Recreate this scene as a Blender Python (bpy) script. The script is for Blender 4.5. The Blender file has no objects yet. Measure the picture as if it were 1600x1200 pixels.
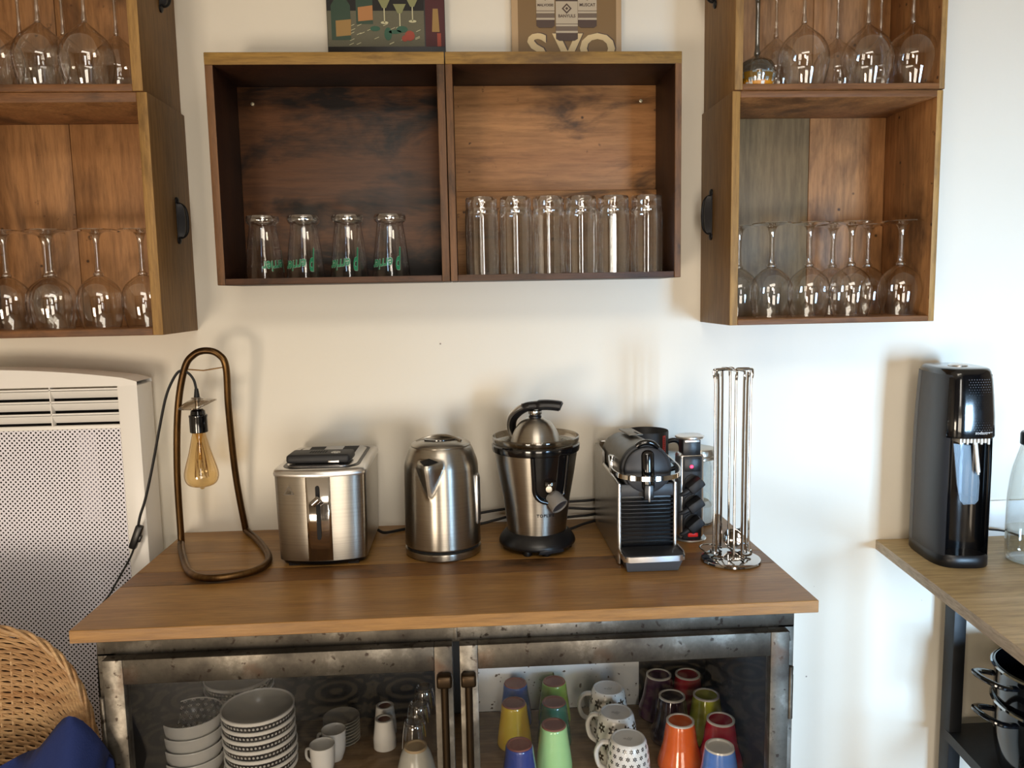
import bpy, bmesh, math, random
from mathutils import Vector, Matrix
random.seed(7)
PI = math.pi
C = bpy.context.scene.collection
S = bpy.context.scene

# ------------------------------------------------------------------ camera
cam_d = bpy.data.cameras.new('camera'); cam = bpy.data.objects.new('camera', cam_d); C.objects.link(cam)
cam_d.sensor_fit = 'HORIZONTAL'; cam_d.sensor_width = 36.0; cam_d.lens = 1235.556 * 36 / 1600
cam_d.clip_start = 0.02
R_ = Vector((0.99819349, -0.05710589, -0.01867258)); U_ = Vector((0.0250577, 0.11322528, 0.99325331)); F_ = Vector((0.0546064, 0.99192689, -0.11445168))
M = Matrix((R_, U_, -F_)).transposed().to_4x4(); M.translation = Vector((0, -1.7, 1.4013))
cam.matrix_world = M
S.camera = cam

# ------------------------------------------------------------------ world, lights, exposure
W = bpy.data.worlds.new('world'); S.world = W; W.use_nodes = True
W.node_tree.nodes['Background'].inputs[0].default_value = (0.75, 0.85, 1, 1)
W.node_tree.nodes['Background'].inputs[1].default_value = 0.6
def area(name, loc, rot, sx, sy, energy, col, spread=180):
    l = bpy.data.lights.new(name, 'AREA'); l.shape = 'RECTANGLE'; l.size = sx; l.size_y = sy
    l.energy = energy; l.color = col; l.spread = math.radians(spread)
    o = bpy.data.objects.new(name, l); C.objects.link(o); o.location = loc; o.rotation_euler = [math.radians(a) for a in rot]
    return o
YB = -3.4      # the wall behind the camera, with its windows
area('low_bounce_left', (-1.35, YB + .02, .42), (90, 0, 0), .70, .70, 27, (1.0, .83, .63))  # low area lamp standing in for light off a sunlit floor
area('low_bounce_middle', (.30, YB + .02, .62), (90, 0, 0), .80, 1.0, 16, (1.0, .85, .66))  # second stand-in for sunlit floor bounce, nearer the middle
area('daylight_upper_window', (.30, YB + .02, 1.76), (90, 0, 0), .36, .86, 6.5, (1.0, .93, .82))
area('daylight_right_window', (1.75, YB + .02, .75), (90, 0, 8), .60, 1.10, 11.5, (.44, .70, 1.0), 52)
area('ceiling_fill', (.1, -2.3, 2.46), (0, 0, 0), 1.2, .8, 16, (1.0, .90, .76))  # added overhead fill, the ceiling has no opening here
S.view_settings.view_transform = 'Standard'; S.view_settings.look = 'None'
S.view_settings.gamma = 1.0; S.view_settings.use_curve_mapping = False
S.view_settings.exposure = 0.58
cy = S.cycles
cy.use_denoising = True
cy.max_bounces = 14; cy.diffuse_bounces = 5; cy.glossy_bounces = 6; cy.transparent_max_bounces = 40; cy.transmission_bounces = 10
cy.caustics_reflective = False; cy.caustics_refractive = False
cy.sample_clamp_indirect = 4.0

# ------------------------------------------------------------------ material helpers
def lin(h):
    h = h.lstrip('#'); r = [int(h[i:i+2], 16) / 255 for i in (0, 2, 4)]
    return tuple((v / 12.92 if v <= .04045 else ((v + .055) / 1.055) ** 2.4) for v in r) + (1.0,)
def newmat(name):
    m = bpy.data.materials.new(name); m.use_nodes = True
    nt = m.node_tree; nt.nodes.clear()
    out = nt.nodes.new('ShaderNodeOutputMaterial')
    return m, nt, out
def N(nt, t, **kw):
    n = nt.nodes.new(t)
    for k, v in kw.items():
        if k in n.inputs: n.inputs[k].default_value = v
        else: setattr(n, k, v)
    return n
def ramp(nt, fac, stops):
    r = nt.nodes.new('ShaderNodeValToRGB'); e = r.color_ramp.elements
    while len(e) < len(stops): e.new(.5)
    for i, (p, c) in enumerate(stops):
        e[i].position = p; e[i].color = c if len(c) == 4 else tuple(c) + (1,)
    nt.links.new(fac, r.inputs[0]); return r.outputs[0]
def mix(nt, fac, a, b, blend='MIX'):
    m = nt.nodes.new('ShaderNodeMix'); m.data_type = 'RGBA'; m.blend_type = blend
    for sock, v in ((m.inputs[0], fac), (m.inputs[6], a), (m.inputs[7], b)):
        if hasattr(v, 'is_linked') or hasattr(v, 'links'): nt.links.new(v, sock)
        else: sock.default_value = v
    return m.outputs[2]
def math_(nt, op, a, b=None, c=None):
    m = nt.nodes.new('ShaderNodeMath'); m.operation = op
    for i, v in enumerate((a, b, c)):
        if v is None: continue
        if hasattr(v, 'links'): nt.links.new(v, m.inputs[i])
        else: m.inputs[i].default_value = v
    return m.outputs[0]
def plain(name, col, rough=.5, metal=0.0, coat=0.0, spec=.5, emit=None, estr=0, bump=0, bscale=60, trans=0, aniso=0):
    m, nt, out = newmat(name)
    p = N(nt, 'ShaderNodeBsdfPrincipled')
    p.inputs['Base Color'].default_value = lin(col) if isinstance(col, str) else tuple(col) + (1,)
    p.inputs['Roughness'].default_value = rough; p.inputs['Metallic'].default_value = metal
    p.inputs['Coat Weight'].default_value = coat; p.inputs['Specular IOR Level'].default_value = spec
    p.inputs['Transmission Weight'].default_value = trans; p.inputs['Anisotropic'].default_value = aniso
    if emit: p.inputs['Emission Color'].default_value = lin(emit); p.inputs['Emission Strength'].default_value = estr
    tc = N(nt, 'ShaderNodeTexCoord')
    no = N(nt, 'ShaderNodeTexNoise', Scale=bscale, Detail=4.0); nt.links.new(tc.outputs['Object'], no.inputs['Vector'])
    # slight unevenness of gloss on every surface
    rr = math_(nt, 'MULTIPLY_ADD', no.outputs['Fac'], .10, max(rough - .05, .0)); nt.links.new(rr, p.inputs['Roughness'])
    if bump:
        b = N(nt, 'ShaderNodeBump', Strength=bump, Distance=.002); nt.links.new(no.outputs['Fac'], b.inputs['Height']); nt.links.new(b.outputs[0], p.inputs['Normal'])
    nt.links.new(p.outputs[0], out.inputs[0]); return m
def wood(name, c1, c2, dark, axis='x', blot=.4, rough=.55, grain=1.0, bump=.25, bscale=3.0, coat=0.0, knots=False, lo=.52, hi=.70):
    m, nt, out = newmat(name)
    p = N(nt, 'ShaderNodeBsdfPrincipled'); tc = N(nt, 'ShaderNodeTexCoord'); oi = N(nt, 'ShaderNodeObjectInfo')
    off = N(nt, 'ShaderNodeVectorMath', operation='ADD'); nt.links.new(tc.outputs['Object'], off.inputs[0])
    rv = N(nt, 'ShaderNodeCombineXYZ'); r10 = math_(nt, 'MULTIPLY', oi.outputs['Random'], 7.3)
    for i in range(3): nt.links.new(r10, rv.inputs[i])
    nt.links.new(rv.outputs[0], off.inputs[1])
    mp = N(nt, 'ShaderNodeMapping'); sc = {'x': (1.2, 14, 14), 'y': (14, 1.2, 14), 'z': (14, 14, 1.2)}[axis]
    mp.inputs['Scale'].default_value = sc; nt.links.new(off.outputs[0], mp.inputs['Vector'])
    n1 = N(nt, 'ShaderNodeTexNoise', Scale=1.3 * grain, Detail=6.0, Distortion=.6); nt.links.new(mp.outputs[0], n1.inputs['Vector'])
    n2 = N(nt, 'ShaderNodeTexNoise', Scale=9 * grain, Detail=5.0, Roughness=.7); nt.links.new(mp.outputs[0], n2.inputs['Vector'])
    base = ramp(nt, n1.outputs['Fac'], [(.3, lin(c1)), (.7, lin(c2))])
    g = ramp(nt, n2.outputs['Fac'], [(.35, (.70, .68, .66)), (.6, (1.06, 1.06, 1.06))])
    col = mix(nt, 1.0, base, g, 'MULTIPLY')
    mp2 = N(nt, 'ShaderNodeMapping'); mp2.inputs['Scale'].default_value = {'x': (1, 2.6, 2.6), 'y': (2.6, 1, 2.6), 'z': (2.6, 2.6, 1)}[axis]
    nt.links.new(off.outputs[0], mp2.inputs['Vector'])
    n3 = N(nt, 'ShaderNodeTexNoise', Scale=bscale, Detail=5.0, Roughness=.62, Distortion=.4); nt.links.new(mp2.outputs[0], n3.inputs['Vector'])
    bl = ramp(nt, n3.outputs['Fac'], [(lo, (0, 0, 0)), (hi, (blot, blot, blot))])
    col = mix(nt, bl, col, lin(dark))
    if knots:
        vo = N(nt, 'ShaderNodeTexVoronoi', Scale=26.0); nt.links.new(off.outputs[0], vo.inputs['Vector'])
        kn = ramp(nt, vo.outputs['Distance'], [(.05, (.85, .85, .85)), (.11, (0, 0, 0))])
        sel = math_(nt, 'GREATER_THAN', n3.outputs['Fac'], .47); kn = mix(nt, 1.0, kn, sel, 'MULTIPLY')
        col = mix(nt, kn, col, lin('#24150c'))
        n4 = N(nt, 'ShaderNodeTexNoise', Scale=28.0, Detail=4.0, Roughness=.7); nt.links.new(off.outputs[0], n4.inputs['Vector'])
        k4 = ramp(nt, n4.outputs['Fac'], [(.66, (0, 0, 0)), (.74, (.8, .8, .8))]); col = mix(nt, k4, col, lin('#3a2416'))
    nt.links.new(col, p.inputs['Base Color']); p.inputs['Roughness'].default_value = rough; p.inputs['Coat Weight'].default_value = coat
    b = N(nt, 'ShaderNodeBump', Strength=bump, Distance=.002); nt.links.new(n2.outputs['Fac'], b.inputs['Height']); nt.links.new(b.outputs[0], p.inputs['Normal'])
    nt.links.new(p.outputs[0], out.inputs[0]); return m
def thin_glass(name, tint=(.97, .97, .96), edge=(.55, .53, .50), gloss=1.0, rough=.015, base=.04, bump=0):
    m, nt, out = newmat(name)
    lw = N(nt, 'ShaderNodeLayerWeight', Blend=.5)
    tcol = ramp(nt, lw.outputs['Facing'], [(.0, tint), (.58, tint), (.96, edge)])
    tr = N(nt, 'ShaderNodeBsdfTransparent'); nt.links.new(tcol, tr.inputs[0])
    gl = N(nt, 'ShaderNodeBsdfGlossy'); gl.inputs['Roughness'].default_value = rough; gl.inputs['Color'].default_value = (1, 1, 1, 1)
    p5 = math_(nt, 'POWER', lw.outputs['Facing'], 2.8)
    fac = math_(nt, 'MULTIPLY_ADD', p5, .75 * gloss, base * gloss)
    ms = N(nt, 'ShaderNodeMixShader'); nt.links.new(fac, ms.inputs[0]); nt.links.new(tr.outputs[0], ms.inputs[1]); nt.links.new(gl.outputs[0], ms.inputs[2])
    if bump:
        tc = N(nt, 'ShaderNodeTexCoord'); no = N(nt, 'ShaderNodeTexNoise', Scale=90.0); nt.links.new(tc.outputs['Object'], no.inputs['Vector'])
        b = N(nt, 'ShaderNodeBump', Strength=bump, Distance=.003); nt.links.new(no.outputs['Fac'], b.inputs['Height']); nt.links.new(b.outputs[0], gl.inputs['Normal'])
    nt.links.new(ms.outputs[0], out.inputs[0]); return m

# wall paint: cream with tiny pits
def wall_mat():
    m, nt, out = newmat('cream_wall_paint'); p = N(nt, 'ShaderNodeBsdfPrincipled'); tc = N(nt, 'ShaderNodeTexCoord')
    n = N(nt, 'ShaderNodeTexNoise', Scale=2.2, Detail=3.0); nt.links.new(tc.outputs['Object'], n.inputs['Vector'])
    col = ramp(nt, n.outputs['Fac'], [(.3, lin('#e9e3d5')), (.7, lin('#eee8db'))])
    v = N(nt, 'ShaderNodeTexVoronoi', Scale=9.0); nt.links.new(tc.outputs['Object'], v.inputs['Vector'])
    sp = ramp(nt, v.outputs['Distance'], [(.012, (.8, .8, .8)), (.022, (0, 0, 0))])
    col = mix(nt, sp, col, lin('#6a5a48'))
    nt.links.new(col, p.inputs['Base Color']); p.inputs['Roughness'].default_value = .55
    n2 = N(nt, 'ShaderNodeTexNoise', Scale=30.0, Detail=4.0); nt.links.new(tc.outputs['Object'], n2.inputs['Vector'])
    b = N(nt, 'ShaderNodeBump', Strength=.12, Distance=.004); nt.links.new(n2.outputs['Fac'], b.inputs['Height']); nt.links.new(b.outputs[0], p.inputs['Normal'])
    nt.links.new(p.outputs[0], out.inputs[0]); return m
M_wall = wall_mat()
M_room = plain('warm_white_paint', '#b5ab9c', .7)
M_front = plain('taupe_wall_paint', '#857a6b', .7)
M_refl_board = plain('dark_reflection_board', '#2a211a', .5)  # dark colour of the unseen boards added for reflections
M_ceil = plain('white_ceiling_paint', '#e6e2da', .8)
# patterned cement tiles
def tile_mat():
    m, nt, out = newmat('cement_tile'); p = N(nt, 'ShaderNodeBsdfPrincipled'); tc = N(nt, 'ShaderNodeTexCoord')
    sx = N(nt, 'ShaderNodeSeparateXYZ'); nt.links.new(tc.outputs['Object'], sx.inputs[0])
    def cell(s):
        f = math_(nt, 'FRACT', math_(nt, 'MULTIPLY', s, 4.0)); return math_(nt, 'SUBTRACT', f, .5)
    u, v = cell(sx.outputs[0]), cell(sx.outputs[1])
    au, av = math_(nt, 'ABSOLUTE', u), math_(nt, 'ABSOLUTE', v)
    r = math_(nt, 'SQRT', math_(nt, 'ADD', math_(nt, 'MULTIPLY', u, u), math_(nt, 'MULTIPLY', v, v)))
    cu, cv = math_(nt, 'SUBTRACT', .5, au), math_(nt, 'SUBTRACT', .5, av)
    rc = math_(nt, 'SQRT', math_(nt, 'ADD', math_(nt, 'MULTIPLY', cu, cu), math_(nt, 'MULTIPLY', cv, cv)))
    an = math_(nt, 'ARCTAN2', v, u)
    pet = math_(nt, 'MULTIPLY', math_(nt, 'COSINE', math_(nt, 'MULTIPLY', an, 8.0)), .05)
    w1 = math_(nt, 'SINE', math_(nt, 'MULTIPLY', math_(nt, 'ADD', r, pet), 24.0))
    w2 = math_(nt, 'SINE', math_(nt, 'MULTIPLY', rc, 30.0))
    k = math_(nt, 'LESS_THAN', r, .33)
    w = math_(nt, 'ADD', math_(nt, 'MULTIPLY', w1, k), math_(nt, 'MULTIPLY', w2, math_(nt, 'SUBTRACT', 1.0, k)))
    col = ramp(nt, w, [(.35, lin('#0e0b08')), (.42, lin('#93866f'))])
    nt.links.new(col, p.inputs['Base Color']); p.inputs['Roughness'].default_value = .45
    nt.links.new(p.outputs[0], out.inputs[0]); return m
M_tile = tile_mat()
# crate woods
W_edge = wood('ochre_edge_wood', '#93703c', '#b18b50', '#553b1c', 'z', .7, .6, 1.5, .3, 6)
W_edgex = wood('ochre_edge_wood_horizontal', '#8a682f', '#a98645', '#4c3418', 'x', .7, .6, 1.5, .3, 6)
W_side = wood('brown_crate_side', '#77572f', '#8c6a40', '#4a341c', 'z', .45, .6)
W_in_o = wood('orange_pine_vertical', '#976940', '#b48455', '#40291a', 'z', .8, .55, 1, .25, 3.5, knots=True, lo=.50, hi=.68)
W_in_g = wood('grey_stained_pine', '#6a563c', '#85704f', '#33281c', 'z', .8, .55, 1, .25, 3.5)
W_in_ox = wood('orange_pine_horizontal', '#9a683c', '#b5814f', '#33241a', 'x', .85, .55, 1, .25, 4.5, knots=True, lo=.53, hi=.66)
W_in_d = wood('dark_stained_pine', '#4f301a', '#633e22', '#0c0807', 'x', .95, .5, 1, .25, 4.0, lo=.47, hi=.60)
W_in_d2 = wood('dark_stained_pine_upright', '#30190f', '#3e2415', '#140c08', 'z', .7, .5)
W_red = wood('reddish_brown_edge', '#5f4024', '#7d5633', '#22160c', 'z', .9, .55, 1.5, .3, 8)
W_redx = wood('reddish_brown_edge_horizontal', '#6c4728', '#865a34', '#2b1c10', 'x', .8, .55, 1.5, .3, 6)
W_lowx = wood('dark_reddish_board_edge', '#472c1a', '#5e3c24', '#1c110a', 'x', .8, .5, 1.5, .3, 8)
W_top = wood('oiled_oak_plank', '#946a36', '#aa8046', '#74522a', 'x', .5, .40, 1.2, .15, 2.0)
W_strip = wood('walnut_streaked_plank', '#8a6034', '#73502c', '#1e140d', 'x', .95, .42, 1.6, .15, 5.0)
W_ctr = wood('light_oak_counter', '#b39868', '#c6ac7e', '#86683f', 'x', .6, .5, 1.0, .1, 2.2)
W_ctre = wood('greyed_oak_edge', '#b3a088', '#c8b8a2', '#8c7a62', 'y', .5, .6, 1.6)
W_shelf = wood('cabinet_shelf_board', '#6f5535', '#8a6b45', '#3b2a1a', 'x', .6, .6)
# metals
def brushed(name, c, rough, amt=.22):
    m, nt, out = newmat(name); p = N(nt, 'ShaderNodeBsdfPrincipled'); tc = N(nt, 'ShaderNodeTexCoord'); mp = N(nt, 'ShaderNodeMapping')
    mp.inputs['Scale'].default_value = (1, 1, 260); nt.links.new(tc.outputs['Object'], mp.inputs['Vector'])
    n = N(nt, 'ShaderNodeTexNoise', Scale=3.0, Detail=5.0, Roughness=.7); nt.links.new(mp.outputs[0], n.inputs['Vector'])
    col = ramp(nt, n.outputs['Fac'], [(.3, tuple(v * (1 - amt) for v in c)), (.7, c)]); nt.links.new(col, p.inputs['Base Color'])
    p.inputs['Metallic'].default_value = 1.0; p.inputs['Anisotropic'].default_value = .75; p.inputs['Anisotropic Rotation'].default_value = .25
    tg = N(nt, 'ShaderNodeTangent', direction_type='RADIAL', axis='Z'); nt.links.new(tg.outputs[0], p.inputs['Tangent'])
    nt.links.new(math_(nt, 'MULTIPLY_ADD', n.outputs['Fac'], .12, rough - .05), p.inputs['Roughness'])
    b = N(nt, 'ShaderNodeBump', Strength=.06, Distance=.0006); nt.links.new(n.outputs['Fac'], b.inputs['Height']); nt.links.new(b.outputs[0], p.inputs['Normal'])
    nt.links.new(p.outputs[0], out.inputs[0]); return m
M_steel = brushed('brushed_steel', (.45, .42, .37), .30)
M_steel2 = plain('polished_steel', (.66, .63, .60), .10, 1.0, bscale=8)
M_chrome = plain('chrome', (.50, .49, .48), .07, 1.0, bscale=5)
M_silver = plain('satin_silver', (.72, .71, .70), .30, 1.0)
M_brass = wood('aged_brass', '#5a4226', '#7a5c36', '#33251a', 'z', .7, .35, .8, .05)
for n in M_brass.node_tree.nodes:
    if n.type == 'BSDF_PRINCIPLED': n.inputs['Metallic'].default_value = .9
M_iron = plain('black_iron', '#17161a', .45, .4, bump=.2)
M_blk = plain('black_plastic', '#101013', .35)
M_blkg = plain('glossy_black_plastic', '#07080b', .12, coat=.5)
M_blkm = plain('matt_black_plastic', '#1b1c20', .55)
M_char = plain('charcoal_plastic', '#2c2e33', .4)
M_grey = plain('grey_plastic', '#55585d', .45)
M_white = plain('white_enamel', '#eeece8', .35)
M_wht2 = plain('white_plastic', '#dad8d2', .45)
M_screw = plain('brass_screw_head', (.75, .68, .5), .3, 1.0)
M_dark = plain('dark_void', '#0a0a0c', .8)
M_red = plain('red_switch', '#b02020', .35, emit='#c02018', estr=.4)
M_led = plain('red_indicator_light', '#ff3050', .3, emit='#ff2848', estr=4)
M_rubber = plain('black_rubber', '#0c0c0e', .6)
# worn steel of the cabinet
def worn():
    m, nt, out = newmat('worn_bare_steel'); p = N(nt, 'ShaderNodeBsdfPrincipled'); tc = N(nt, 'ShaderNodeTexCoord')
    n = N(nt, 'ShaderNodeTexNoise', Scale=6.0, Detail=8.0, Roughness=.65); nt.links.new(tc.outputs['Object'], n.inputs['Vector'])
    col = ramp(nt, n.outputs['Fac'], [(.32, lin('#302b26')), (.50, lin('#57524a')), (.68, lin('#9c968c'))])
    n2 = N(nt, 'ShaderNodeTexNoise', Scale=70.0, Detail=3.0); nt.links.new(tc.outputs['Object'], n2.inputs['Vector'])
    sp = ramp(nt, n2.outputs['Fac'], [(.62, (0, 0, 0)), (.68, (.9, .9, .9))])
    col = mix(nt, sp, col, lin('#2b2119'))
    n3 = N(nt, 'ShaderNodeTexNoise', Scale=11.0, Detail=6.0); nt.links.new(tc.outputs['Object'], n3.inputs['Vector'])
    ru = ramp(nt, n3.outputs['Fac'], [(.64, (0, 0, 0)), (.76, (.5, .5, .5))])
    col = mix(nt, ru, col, lin('#5a3a24'))
    nt.links.new(col, p.inputs['Base Color']); p.inputs['Metallic'].default_value = .75
    nt.links.new(ramp(nt, n.outputs['Fac'], [(.3, (.55, .55, .55)), (.7, (.30, .30, .30))]), p.inputs['Roughness'])
    b = N(nt, 'ShaderNodeBump', Strength=.2, Distance=.001); nt.links.new(n2.outputs['Fac'], b.inputs['Height']); nt.links.new(b.outputs[0], p.inputs['Normal'])
    nt.links.new(p.outputs[0], out.inputs[0]); return m
M_worn = worn()
def speck(name, base, spot, scale, lo, hi, rough=.3):
    m, nt, out = newmat(name); p = N(nt, 'ShaderNodeBsdfPrincipled'); tc = N(nt, 'ShaderNodeTexCoord')
    n = N(nt, 'ShaderNodeTexNoise', Scale=scale, Detail=2.0); nt.links.new(tc.outputs['Object'], n.inputs['Vector'])
    col = mix(nt, ramp(nt, n.outputs['Fac'], [(lo, (0, 0, 0)), (hi, (1, 1, 1))]), lin(base), lin(spot))
    nt.links.new(col, p.inputs['Base Color']); p.inputs['Roughness'].default_value = rough; nt.links.new(p.outputs[0], out.inputs[0]); return m
M_enamel = speck('speckled_white_enamel', '#d8dcdd', '#4a4038', 95.0, .66, .70)
def flower(name, base, ink, nu=14, nv=55, band=None, r0=.3):
    """little rosettes round a pot: angle / height cells"""
    m, nt, out = newmat(name); p = N(nt, 'ShaderNodeBsdfPrincipled'); tc = N(nt, 'ShaderNodeTexCoord')
    s = N(nt, 'ShaderNodeSeparateXYZ'); nt.links.new(tc.outputs['Object'], s.inputs[0])
    a = math_(nt, 'MULTIPLY', math_(nt, 'ARCTAN2', s.outputs[1], s.outputs[0]), nu / (2 * PI))
    h = math_(nt, 'MULTIPLY', s.outputs[2], nv)
    a = math_(nt, 'MULTIPLY_ADD', math_(nt, 'FLOOR', h), .5, a); fu = math_(nt, 'SUBTRACT', math_(nt, 'FRACT', a), .5); fv = math_(nt, 'SUBTRACT', math_(nt, 'FRACT', h), .5)
    r = math_(nt, 'SQRT', math_(nt, 'ADD', math_(nt, 'MULTIPLY', fu, fu), math_(nt, 'MULTIPLY', fv, fv)))
    an = math_(nt, 'ARCTAN2', fv, fu)
    rr = math_(nt, 'MULTIPLY_ADD', math_(nt, 'COSINE', math_(nt, 'MULTIPLY', an, 6.0)), .09, r)
    if r0 < .3:   # little petals
        k = math_(nt, 'MULTIPLY', math_(nt, 'LESS_THAN', rr, r0), math_(nt, 'GREATER_THAN', r, .07))
    else:         # dense rosettes
        k = math_(nt, 'SUBTRACT', 1.0, math_(nt, 'MULTIPLY', math_(nt, 'LESS_THAN', rr, .24), math_(nt, 'GREATER_THAN', r, .08)))
    k = math_(nt, 'MULTIPLY', k, 1.0)
    if band:
        inb = math_(nt, 'MULTIPLY', math_(nt, 'GREATER_THAN', s.outputs[2], band[0]), math_(nt, 'LESS_THAN', s.outputs[2], band[1]))
        k = mix(nt, 1.0, k, inb, 'MULTIPLY')
    col = mix(nt, k, lin(base), lin(ink))
    nt.links.new(col, p.inputs['Base Color']); p.inputs['Roughness'].default_value = .22; nt.links.new(p.outputs[0], out.inputs[0]); return m
M_bowl_band = flower('black_print_band_on_white', '#c9c6bf', '#121014', 56, 120, (.034, .0535), .45)
M_bowl_in = flower('black_flower_print', '#a9a6a0', '#121013', 22, 100, None, .6)
M_mugpat = flower('small_black_flower_print', '#e2dfd8', '#2a2826', 18, 75, None, .26)
M_mugpat2 = flower('bold_brown_leaf_print', '#dcd8ce', '#40362a', 9, 34, None, .29)
M_porc = plain('white_porcelain', '#d2cfc8', .18, coat=.3)
M_porcg = plain('grey_white_glaze', '#aaa79c', .25)
M_terra = plain('unglazed_red_clay', '#7c4436', .7)
# perforated radiator sheet: real holes through a transparent mask
def perf():
    m, nt, out = newmat('perforated_white_sheet'); tc = N(nt, 'ShaderNodeTexCoord'); s = N(nt, 'ShaderNodeSeparateXYZ'); nt.links.new(tc.outputs['Object'], s.inputs[0])
    P, Q = .0094, .0098
    def lat(ox, oz):
        u = math_(nt, 'SUBTRACT', math_(nt, 'FRACT', math_(nt, 'ADD', math_(nt, 'DIVIDE', s.outputs[0], P), ox + 400)), .5)
        v = math_(nt, 'SUBTRACT', math_(nt, 'FRACT', math_(nt, 'ADD', math_(nt, 'DIVIDE', s.outputs[2], Q), oz + 400)), .5)
        u = math_(nt, 'MULTIPLY', u, P); v = math_(nt, 'MULTIPLY', v, Q)
        return math_(nt, 'SQRT', math_(nt, 'ADD', math_(nt, 'MULTIPLY', u, u), math_(nt, 'MULTIPLY', v, v)))
    r = math_(nt, 'MINIMUM', lat(0, 0), lat(.5, .5))
    k = math_(nt, 'LESS_THAN', r, .00198)
    p = N(nt, 'ShaderNodeBsdfPrincipled'); p.inputs['Base Color'].default_value = lin('#ebe9f4'); p.inputs['Roughness'].default_value = .4
    tr = N(nt, 'ShaderNodeBsdfTransparent'); ms = N(nt, 'ShaderNodeMixShader')
    nt.links.new(k, ms.inputs[0]); nt.links.new(p.outputs[0], ms.inputs[1]); nt.links.new(tr.outputs[0], ms.inputs[2]); nt.links.new(ms.outputs[0], out.inputs[0]); return m
M_perf = perf()
# glass
G_wine = thin_glass('wine_glass', edge=(.36, .34, .32), gloss=1.15, base=.085)
G_tumb = thin_glass('ribbed_tumbler_glass', tint=(.97, .96, .94), edge=(.55, .53, .49), gloss=1.6, base=.16, rough=.04, bump=.03)
G_thick = thin_glass('thick_glass', tint=(.84, .84, .82), edge=(.35, .34, .32), gloss=1.6, base=.12, rough=.03, bump=.3)
G_print = thin_glass('clear_tumbler', tint=(.93, .93, .92), edge=(.45, .44, .42), gloss=1.1, base=.06)
G_door = thin_glass('cabinet_pane', tint=(.98, .98, .98), edge=(.85, .85, .85), gloss=.65, base=.030, rough=.0)
G_amber = thin_glass('amber_bulb_glass', tint=(.93, .80, .56), edge=(.55, .38, .18), gloss=1.1, base=.06)
G_smoke = thin_glass('smoky_glass', tint=(.70, .66, .60), edge=(.35, .32, .28), gloss=1.2, base=.08)
G_bottle = thin_glass('bottle_glass', tint=(.88, .90, .89), edge=(.45, .47, .46), gloss=1.3, base=.07)
G_flap = thin_glass('smoked_plastic', tint=(.62, .63, .65), edge=(.5, .5, .5), gloss=.5, base=.04, rough=.25)
G_blue = thin_glass('dark_blue_glass', tint=(.55, .62, .66), edge=(.25, .3, .35), gloss=1.2, base=.07)

# ------------------------------------------------------------------ geometry helpers
def box(bm, x0, x1, y0, y1, z0, z1, bev=0, mi=0, seg=2, rot=None):
    r = bmesh.ops.create_cube(bm, size=1.0); vs = r['verts']
    for v in vs: v.co = Vector(((x0 + x1) / 2 + v.co.x * (x1 - x0), (y0 + y1) / 2 + v.co.y * (y1 - y0), (z0 + z1) / 2 + v.co.z * (z1 - z0)))
    fs = list({f for v in vs for f in v.link_faces})
    for f in fs: f.material_index = mi
    if bev:
        es = list({e for v in vs for e in v.link_edges})
        r = bmesh.ops.bevel(bm, geom=es, offset=bev, segments=seg, affect='EDGES', profile=.5)
        vs = list({v for f in r['faces'] for v in f.verts} | {v for v in vs if v.is_valid})
        for f in r['faces']: f.material_index = mi
    if rot:
        bmesh.ops.transform(bm, matrix=rot, verts=[v for v in vs if v.is_valid])
    return vs
def lathe(bm, prof, seg=32, cx=0, cy=0, cz=0, mi=0, mat=None, flute=None, a0=0, a1=2 * PI, cap=False):
    rings = []; full = abs(a1 - a0 - 2 * PI) < 1e-6; n = seg if full else seg + 1
    new = []
    for r, z in prof:
        if r < 1e-6:
            v = bm.verts.new((cx, cy, cz + z)); rings.append([v] * n); new.append(v)
        else:
            ring = []
            for i in range(n):
                a = a0 + (a1 - a0) * i / seg; rr = r * (1 + flute[1] * (abs(math.cos(a * flute[0] / 2)))) if flute else r
                v = bm.verts.new((cx + rr * math.cos(a), cy + rr * math.sin(a), cz + z)); ring.append(v)
            rings.append(ring); new += ring
    for A, B in zip(rings[:-1], rings[1:]):
        for i in range(seg):
            j = (i + 1) % n
            q = [A[i], A[j], B[j], B[i]]; u = []
            for v in q:
                if v not in u: u.append(v)
            if len(u) > 2:
                try: f = bm.faces.new(u); f.material_index = mi
                except ValueError: pass
    if cap:
        for ring in (rings[0], rings[-1]):
            if len(set(ring)) > 2:
                try: f = bm.faces.new(ring); f.material_index = mi
                except ValueError: pass
    if mat is not None: bmesh.ops.transform(bm, matrix=mat, verts=new)
    return new
def smooth_path(pts, n=6, closed=False):
    P = [Vector(p) for p in pts]; out = []; m = len(P)
    for i in range(m if closed else m - 1):
        g = lambda k: P[k % m] if closed else P[max(0, min(m - 1, k))]
        a, b, c, d = g(i - 1), g(i), g(i + 1), g(i + 2)
        for k in range(n):
            t = k / n
            out.append(.5 * ((2 * b) + (c - a) * t + (2 * a - 5 * b + 4 * c - d) * t * t + (3 * b - a - 3 * c + d) * t ** 3))
    if not closed: out.append(P[-1])
    return out
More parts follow.
